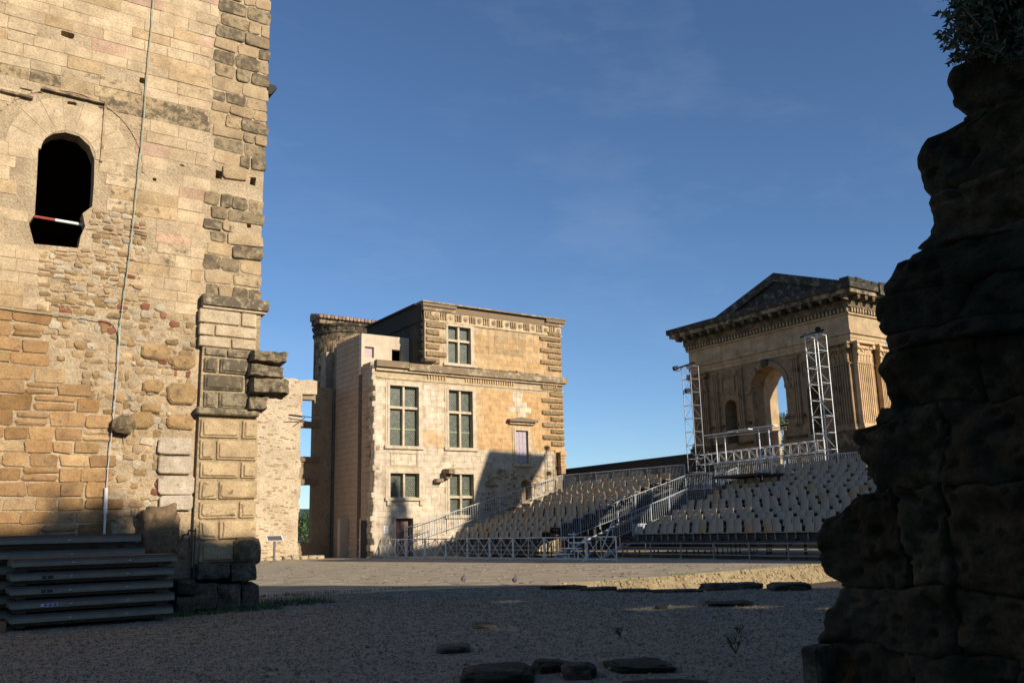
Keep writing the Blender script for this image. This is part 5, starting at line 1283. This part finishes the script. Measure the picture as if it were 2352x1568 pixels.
for k in range(len(zc_)-1):
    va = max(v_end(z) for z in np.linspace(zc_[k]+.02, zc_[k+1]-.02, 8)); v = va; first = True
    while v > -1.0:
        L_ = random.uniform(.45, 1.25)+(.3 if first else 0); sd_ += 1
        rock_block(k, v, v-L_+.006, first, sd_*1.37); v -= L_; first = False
for i in range(6):                                                          # upper courses beyond the frame
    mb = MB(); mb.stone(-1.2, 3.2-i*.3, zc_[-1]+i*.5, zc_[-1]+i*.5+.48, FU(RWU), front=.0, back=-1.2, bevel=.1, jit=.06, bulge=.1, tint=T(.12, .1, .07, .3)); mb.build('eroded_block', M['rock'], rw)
# shrub on top of that wall
def leaf_cloud(mb, pts, size, tint, var=.3, n=1):
    for p in pts:
        d = Vector((random.gauss(0, 1), random.gauss(0, 1), random.gauss(0, 1))).normalized(); a = d.orthogonal().normalized(); b = d.cross(a); s = size*random.uniform(.6, 1.3)
        p = Vector(p); t = vary(tint, var)
        mb.add([p-a*s, p+b*s*.45, p+a*s, p-b*s*.45], [(0, 1, 2, 3)], t)
sh = thing('shrub', 'dark spiky shrub growing on top of the rock wall, upper right corner', 'shrub', (RWU+.3, 4.0, 7.8))
mb = MB(); ml = MB()
for i in range(190):
    x0, y0 = (random.uniform(2225, 2290) if i % 4 == 0 else random.uniform(2270, 2420)), random.uniform(-40, 140)
    ub_ = RWU+random.uniform(-.28, .3); q = PU(x0, y0, ub_); base = Vector((ub_, q[0], q[1]))
    tip = base+Vector((random.uniform(-.1, .3), random.uniform(.05, .42)*(1 if x0 < 2300 else .5), random.uniform(-.05, .5)))
    mb.tube(base, tip, .010, 4, r2=.004); d = tip-base
    for k in range(30):
        p = base+d*random.uniform(.1, 1.05)+Vector((random.gauss(0, .03), random.gauss(0, .03), random.gauss(0, .03)))
        ml.add([p, p+Vector((random.uniform(-.05, .05), random.uniform(-.02, .07), random.uniform(-.04, .07))), p+Vector((random.uniform(-.045, .045), random.uniform(-.045, .045), .04))], [(0, 1, 2)], vary(T(1, 1, 1), .3))
mb.build('twigs', M['bark'], sh); ml.build('foliage', M['dark_leaf'], sh)

# ------------------------------------------------------------------ stones lying on the gravel
def rot_boulder(name, c, s, seed, tint, label, mat='rock', amp=.25, cat='stone', group=None):
    o = boulder(name, (0, 0, 0), s, seed, M[mat], tint, None, 3, amp)
    o.location = c; o.rotation_euler = (0, 0, AZ-math.pi/2+random.uniform(-.15, .15))
    return tag(o, label, cat, group)
def lying(x0, y0, x1, y1, dep, label, seed, tint=T(.15, .13, .10, .3), amp=.22, mat='rock'):
    xm = (x0+x1)/2; g = GP(xm, y1); r = ray(xm, y1); dd = Vector((g[0], g[1], -CAM_H)).dot(FW)
    w = (x1-x0)*dd/F_PX; hz = (y1-y0)*dd/F_PX
    g2 = Vector((g[0], g[1], 0))+Vector((math.cos(AZ), math.sin(AZ), 0))*dep*.45
    h = max(.05, (hz-dep*CAM_H/dd*.75)*.7)
    rot_boulder('flat_stone', (g2.x, g2.y, h*.35), (w/2, dep/2, h*.66), seed, tint, label, mat, amp)
lying(1240, 1339, 1345, 1353, .7, 'low flat stone at the left end of the ditch edge', 2.1)
lying(1335, 1343, 1418, 1356, .6, 'low flat stone on the ditch edge, next to the left end one', 4.7)
lying(1420, 1348, 1500, 1359, .8, 'thin flat slab on the ditch edge left of the large shaded stone', 6.3)
lying(1500, 1350, 1625, 1360, .8, 'long thin slab touching the large shaded stone at the ditch', 8.8)
lying(1622, 1329, 1757, 1354, .9, 'large dark flat stone at the ditch edge, in front of the lit slope', 3.3)
lying(1780, 1328, 1872, 1356, .9, 'dark flat stone at the ditch edge beside the rock wall', 5.9)
lying(1632, 1374, 1738, 1392, .8, 'flat mossy stone sunk in the gravel below the ditch stones', 1.9, T(.13, .115, .08, .4))
lying(1508, 1389, 1536, 1398, .3, 'small pointed stone alone on the gravel', 7.1)
lying(1085, 1431, 1142, 1443, .7, 'flush brownish stone showing through the gravel in the middle', 9.9, T(.22, .17, .12, .1), .12)
lying(1052, 1504, 1228, 1580, 1.0, 'largest dark foreground stone, at the bottom left of the group', 12.2, T(.085, .078, .055, .35))
lying(1228, 1500, 1300, 1545, .5, 'broken stone between the two big foreground stones, left piece', 14.4, T(.11, .10, .075, .35), .35)
lying(1296, 1508, 1368, 1560, .5, 'broken stone between the two big foreground stones, right piece', 15.1, T(.12, .095, .07, .3), .35)
lying(1405, 1503, 1552, 1545, .8, 'long dark foreground stone right of the broken pieces', 16.8, T(.085, .08, .06, .35))
lying(1440, 1550, 1640, 1600, .6, 'dark stone cut by the bottom edge of the photo', 18.2, T(.09, .078, .055, .35))
lying(1000, 1470, 1075, 1500, .5, 'low earthy stone left of the largest foreground stone', 20.1, T(.14, .115, .085, .2))
g = GP(1884, 1590)
pb = MB(); pb.stone(-.06, .22, -.05, .42, lambda a, b, c: (g[0]+a, g[1]-c, b), front=.06, back=-.12, bevel=.03, jit=.015, bulge=.01, tint=T(.15, .145, .12, .2), rough=.15)
tag(pb.build('stone_post', M['rock']), 'short squared stone post at the foot of the dark rock wall', 'post')
mb = MB()                                                                  # grit and litter on the courtyard
for i in range(420):
    x, y = random.uniform(600, 1840), 1298+42*random.random()**1.5; gq = GP(x, y)
    if not inside(gq, court): continue
    q = random.uniform(.02, .06); mb.stone(-q*1.6, q*1.6, -q, q, lambda a, b, c: (gq[0]+a, gq[1]+b, c+.012), front=q*.35, back=-q*.2, bevel=q*.3, jit=q*.3, tint=vary(T(.26, .21, .15), .4, .1), rough=.6)
tag(mb.build('courtyard_grit', M['gravel']), 'small dark stones and litter scattered on the sunlit courtyard', 'grit', kind='stuff')
mb = MB()                                                                  # pebbles and little weeds
for i in range(260):
    x, y = random.uniform(600, 1900), random.choice((random.uniform(1365, 1420), random.uniform(1400, 1580)))
    gq = GP(x, y)
    if not inside(gq, terr): continue
    s = random.uniform(.012, .034); mb.stone(-s, s, -s*.7, s*.7, lambda a, b, c: (gq[0]+a, gq[1]+b, c+.01), front=s*.7, back=-s*.3, bevel=s*.4, jit=s*.2, tint=vary(T(.36, .31, .21), .3, .05), rough=.6)
tag(mb.build('pebbles', M['gravel']), 'scattered larger pebbles on the shaded gravel', 'pebbles', kind='stuff')
def weed(x, y, h, label):
    gq = GP(x, y); th = thing('weed', label, 'weed', (*gq, 0)); a = MB(); b = MB()
    for i in range(7):
        t = random.uniform(0, 6.28); tip = Vector((gq[0]+math.cos(t)*h*.45, gq[1]+math.sin(t)*h*.45, h*random.uniform(.5, 1)))
        a.tube((gq[0], gq[1], 0), tip, .005, 4, r2=.003)
        for k in range(5):
            p = Vector((gq[0], gq[1], 0)).lerp(tip, random.uniform(.35, 1)); q = Vector((random.uniform(-.05, .05), random.uniform(-.05, .05), random.uniform(.0, .06))); b.add([p, p+q, p+q*.5+Vector((.015, -.015, .01))], [(0, 1, 2)], vary(T(1.2, 1.2, 1), .3))
    a.build('stem', M['dark_leaf'], th); b.build('leaves', M['leaf'], th)
weed(1697, 1455, .14, 'small green weed on the gravel, upper of the two right ones')
weed(1690, 1500, .24, 'bushier green weed on the gravel, lower of the two right ones')
weed(1425, 1462, .14, 'small green weed on the gravel in the middle foreground')
gb = MB()
for i in range(1500):                                                      # grass round the tower foot
    u = random.uniform(4.6, 8.6); v = TV-1.0+random.uniform(-.45, .5)-max(0, (6-u))*.15
    if u > 7.1: v = TV-.3+random.uniform(-.4, .9)
    h = random.uniform(.03, .12)*(1.4 if u > 6.6 else 1); a = random.uniform(0, 6.28); dx_, dy_ = math.cos(a)*.012, math.sin(a)*.012
    gb.add([(u-dx_, v-dy_, 0), (u+dx_, v+dy_, 0), (u+random.uniform(-.04, .04), v+random.uniform(-.04, .04), h)], [(0, 1, 2)], vary(T(1, 1.1, 1), .4))
tag(gb.build('grass', M['leaf']), 'short green grass growing round the tower base', 'grass', kind='stuff')
gb = MB()
for (x, y, n, sp_) in ((1850, 0, 0, 0), (1955, 1312, 0, 0), (1560, 1320, 90, .5), (1430, 1335, 60, .5), (760, 1362, 200, 1.6), (640, 1368, 120, .8)):
    if not n: continue
    gq = GP(x, y)
    for i in range(n):
        px2, py2 = gq[0]+random.gauss(0, sp_), gq[1]+random.gauss(0, .18); h = random.uniform(.02, .10)
        gb.add([(px2-.012, py2, 0), (px2+.012, py2, 0), (px2+random.uniform(-.03, .03), py2, h)], [(0, 1, 2)], vary(T(1.5, 1.4, 1), .4))
tag(gb.build('grass', M['leaf']), 'sparse grass tufts along the courtyard edge', 'grass', kind='stuff')
# lit gritty slope of the ditch
mb = MB(); pts = near+[(near[-1][0]+dx*1.5, near[-1][1]+dy*1.5)]; nrow = 7; seg = []
for (a, b), (c, d) in zip(pts[:-1], pts[1:]):
    L_ = math.hypot(c-a, d-b); n = max(4, int(L_/.18)); seg += [(a+(c-a)*i/n, b+(d-b)*i/n) for i in range(n)]
D_ = Vector((pts[-1][0]-pts[0][0], pts[-1][1]-pts[0][1], 0)).normalized(); O_ = Vector((D_.y, -D_.x, 0))
for k, (x, y) in enumerate(seg):
    for r in range(nrow+1):
        t = r/nrow; w = (.02+.45*t)+.05*fb(x*2, y*2, t*3, 1.5, 4)*(r > 0); mb.v.append((x+O_.x*w, y+O_.y*w, .004-.64*t+.03*fb(x*3, y*3, t*5, 2, 3)*(0 < r < nrow))); mb.t.append(vary(T(.34, .265, .15), .15, .1))
for k in range(len(seg)-1):
    for r in range(nrow): mb.f.append((k*8+r, (k+1)*8+r, (k+1)*8+r+1, k*8+r+1))
tag(mb.build('ditch_slope', M['rubble']), kind='structure')
mb = MB()
for i in range(900):
    k = random.randrange(len(seg)); t = random.random(); x, y = seg[k]; w = .03+.45*t; r_ = random.uniform(.015, .05); c = (x+O_.x*w, y+O_.y*w, -.64*t)
    mb.stone(-r_*1.5, r_*1.5, -r_*.8, r_*.8, lambda p, q, c_: tuple(Vector(c)+D_*p+O_*c_+Vector((0, 0, q))), front=.03, back=-.03, bevel=.015, jit=r_*.4, bulge=.01, tint=vary(T(.38, .30, .18), .25, .1), rough=.7)
tag(mb.build('ditch_stones', M['tower_stone']), 'small stones stuck in the sunlit ditch slope', 'stones', kind='stuff')

# ------------------------------------------------------------------ trees
def tree(name, label, base, h, r, nl, size, mat='leaf', cat='tree', seed=0, trunk_h=.35, squash=1.0, group=None, blobs=26):
    rng = random.Random(seed); th = thing(name, label, cat, base, group); b = Vector(base)
    tk = MB(); tk.tube(b, b+Vector((0, 0, h*trunk_h)), h*.028, 8, r2=h*.018)
    cs = []
    for i in range(blobs):
        a = rng.uniform(0, 6.28); q = rng.uniform(0, 1)**.6*r; zz_ = rng.uniform(trunk_h*.8, .95)*h
        k = math.sin(math.pi*min(1, max(.12, (zz_/h-trunk_h*.6)/(1-trunk_h*.55))))**.6
        c = b+Vector((math.cos(a)*q*k, math.sin(a)*q*k, zz_)); cs.append((c, r*rng.uniform(.22, .42)*squash))
        tk.tube(b+Vector((0, 0, h*trunk_h*rng.uniform(.6, 1))), c, h*.008, 5, r2=h*.002)
    tk.build('trunk', M['bark'], th); lf_ = MB()
    for i in range(nl):
        c, s = cs[rng.randrange(len(cs))]; d = Vector((rng.gauss(0, 1), rng.gauss(0, 1), rng.gauss(0, .8))).normalized()*s*rng.uniform(.4, 1.05)
        p = c+d; nrm = (d.normalized()+Vector((rng.gauss(0, .5), rng.gauss(0, .5), rng.gauss(0, .5)))).normalized(); a = nrm.orthogonal().normalized(); e = nrm.cross(a); ss = size*rng.uniform(.6, 1.4)
        k = rng.uniform(.65, 1.35); lf_.add([p-a*ss, p-e*ss*.6, p+a*ss, p+e*ss*.6], [(0, 1, 2, 3)], (k, k*rng.uniform(.95, 1.1), k, 0))
    lf_.build('crown', M[mat], th); return th
p = PV(706, 1252, 92); tree('leafy_tree', 'round green tree seen through the lowest opening of the ruined wall', (p[0], 92, -.6), PV(706, 1172, 92)[1]+.6, 2.2, 2600, .14, seed=3, trunk_h=.15)
p = PV(716, 1252, 105); tree('leafy_tree', 'darker bush behind the round tree in the ruined wall opening', (p[0]+1.5, 105, -.6), 4.2, 2.4, 1800, .16, 'dark_leaf', seed=5, trunk_h=.12)
q = PU(*t3((1075, 1235)), 66); tree('leafy_tree', 'sunlit tree crown seen through the tall arch of the gate pavilion', (66, q[0], -.6), q[1]+.6, 2.6, 3600, .13, seed=8, trunk_h=.5)
# ------------------------------------------------------------------ unseen walls and trees, added outside the frame and shaped to throw shadows
TR = T(.42, .31, .18, .2)
def ray_to(p, v): t = p[1]-v; return (p[0]+SUN.x/-SUN.y*t, p[2]+SUN.z/-SUN.y*t)
WA = -12.0
ca = thing('shadow_wall', 'long unseen wall added behind the camera to cast the foreground shadow', 'wall', (10, WA, 0))
topA = [(-16, 12.5), (-4, 13.2), (4, 14.6), (9, 15.2), (13.1, 15.5), (16.5, 14.85), (19, 15.9), (21.3, 17.0), (23.5, 15.0), (24.8, 13.9), (26.7, 12.8), (29, 11.9), (31, 11.2), (32, 8.2), (33, 3)]  # top edge of the unseen wall, shaped to cast the foreground shadow line
rough = []
for (a, b), (c, d) in zip(topA[:-1], topA[1:]):
    n = max(1, int((c-a)/.5))
    for i in range(n): s = i/n; rough.append((a+(c-a)*s, b+(d-b)*s+random.uniform(-.16, .16)))
hl = []  # slots added to the unseen wall to let sun streaks onto the gravel
for x, y, w, h in ((660, 1494, 50, .30), (725, 1506, 90, .42), (1190, 1443, 90, .26), (1290, 1449, 80, .24), (1400, 1446, 110, .20), (1545, 1398, 130, .22), (1640, 1404, 80, .16), (1770, 1396, 70, .2), (1190, 1383, 60, .16), (1960, 1400, 60, .2)):
    gq = GP(x, y); dd = math.hypot(*gq); uu, z_ = ray_to((gq[0], gq[1], 0), WA); ww = w*dd/F_PX*1.15+.15
    q = (uu-ww/2, z_-h/2-.1, uu+ww/2, z_+h/2+.1)
    top_at = min(np.interp(q[0], [p[0] for p in topA], [p[1] for p in topA]), np.interp(q[2], [p[0] for p in topA], [p[1] for p in topA]))
    if -3 < uu < 31 and q[3] < top_at-.4 and not any(q[0] < o[1][0]+.1 and q[2] > o[0][0]-.1 and q[1] < o[2][1]+.1 and q[3] > o[0][1]-.1 for o in hl): hl.append(rect(*q))
mb = MB(); holed_wall(mb, [(-16, -.6), (33.4, -.6)]+rough[::-1], hl, FV(WA), .7, TR); mb.build('wall', M['rubble'], ca)
for i, (u, v, h, r) in enumerate(((3, -15.5, 17.6, 3.0), (9.5, -15.0, 17.9, 2.6), (13.6, -16.0, 19.4, 2.2), (17.6, -15.2, 17.6, 1.9))):  # unseen crowns added to break up the wall's shadow edge
    tree('dapple_tree', 'unseen leafy tree added behind the shadow wall to dapple its shade, %s from its west end' % ('first', 'second', 'third', 'fourth')[i], (u, v, -.6), h, r, 2600, .22, seed=40+i, trunk_h=.6, group='unseen trees added behind the shadow wall')
BV = 15.0
cb = thing('shadow_cutout', 'tall unseen wall right of the seating, its outline cut to cast shadows on seats and palace', 'shadow_caster', (40, BV, 0))
sa = SUN.x/-SUN.y; sb_ = SUN.z/-SUN.y
ab = [(36.4, 6.0), (36.2, 11.0), (35, 14.5), (35, 20.0), (35.6, 22.3), (40, 21.9), (45.0, 22.5), (46.4, 24.3), (47.4, 27.0), (48.1, 28.6), (53.1, 28.4), (51.6, 26.2), (49.8, 24), (48.2, 23.6), (47.8, 21.8), (46, 19.5), (43.5, 17.4), (42.6, 15), (43.0, 14.6), (44.2, 16.6), (46.6, 18.6), (48.6, 20.4), (49.6, 20.6), (49.9, 17.8), (52, 17.4), (52, 6.0)]  # unseen outline, traced backward from the wanted shadow edges
pl_ = [(a-sa*BV, b-sb_*BV) for a, b in ab]; pl_[0] = (pl_[0][0], -.6); pl_[-1] = (pl_[-1][0], -.6)
mb = MB(); holed_wall(mb, pl_, [], lambda a, b, c: (a, BV-c, b), .5, TR); mb.build('wall', M['rubble'], cb)
ct = thing('cypress', 'unseen narrow cypress, placed and sized to cast a soft shadow on the palace', 'cypress', (41.2-sa*10, 10, 0))
tk = MB(); tk.tube((41.2-sa*10, 10, 0), (41.2-sa*10, 10, 21), .25, 8, r2=.04); tk.build('trunk', M['bark'], ct)  # unseen tree, sized to shade the lower left of the palace
lf_ = MB()
for i in range(5200):
    z = random.uniform(1.5, 22.6); r = 1.35*min(1, (22.8-z)/5)**.8*random.uniform(0, 1)**.5; a = random.uniform(0, 6.28); p = Vector((41.2-sa*10+r*math.cos(a), 10+r*math.sin(a), z)); d = Vector((random.gauss(0, 1), random.gauss(0, 1), random.gauss(0, 1))).normalized(); e = d.orthogonal().normalized(); f = d.cross(e); s = .16
    lf_.add([p-e*s, p-f*s*.6, p+e*s, p+f*s*.6], [(0, 1, 2, 3)], vary(T(1, 1, 1), .3))
lf_.build('crown', M['dark_leaf'], ct)
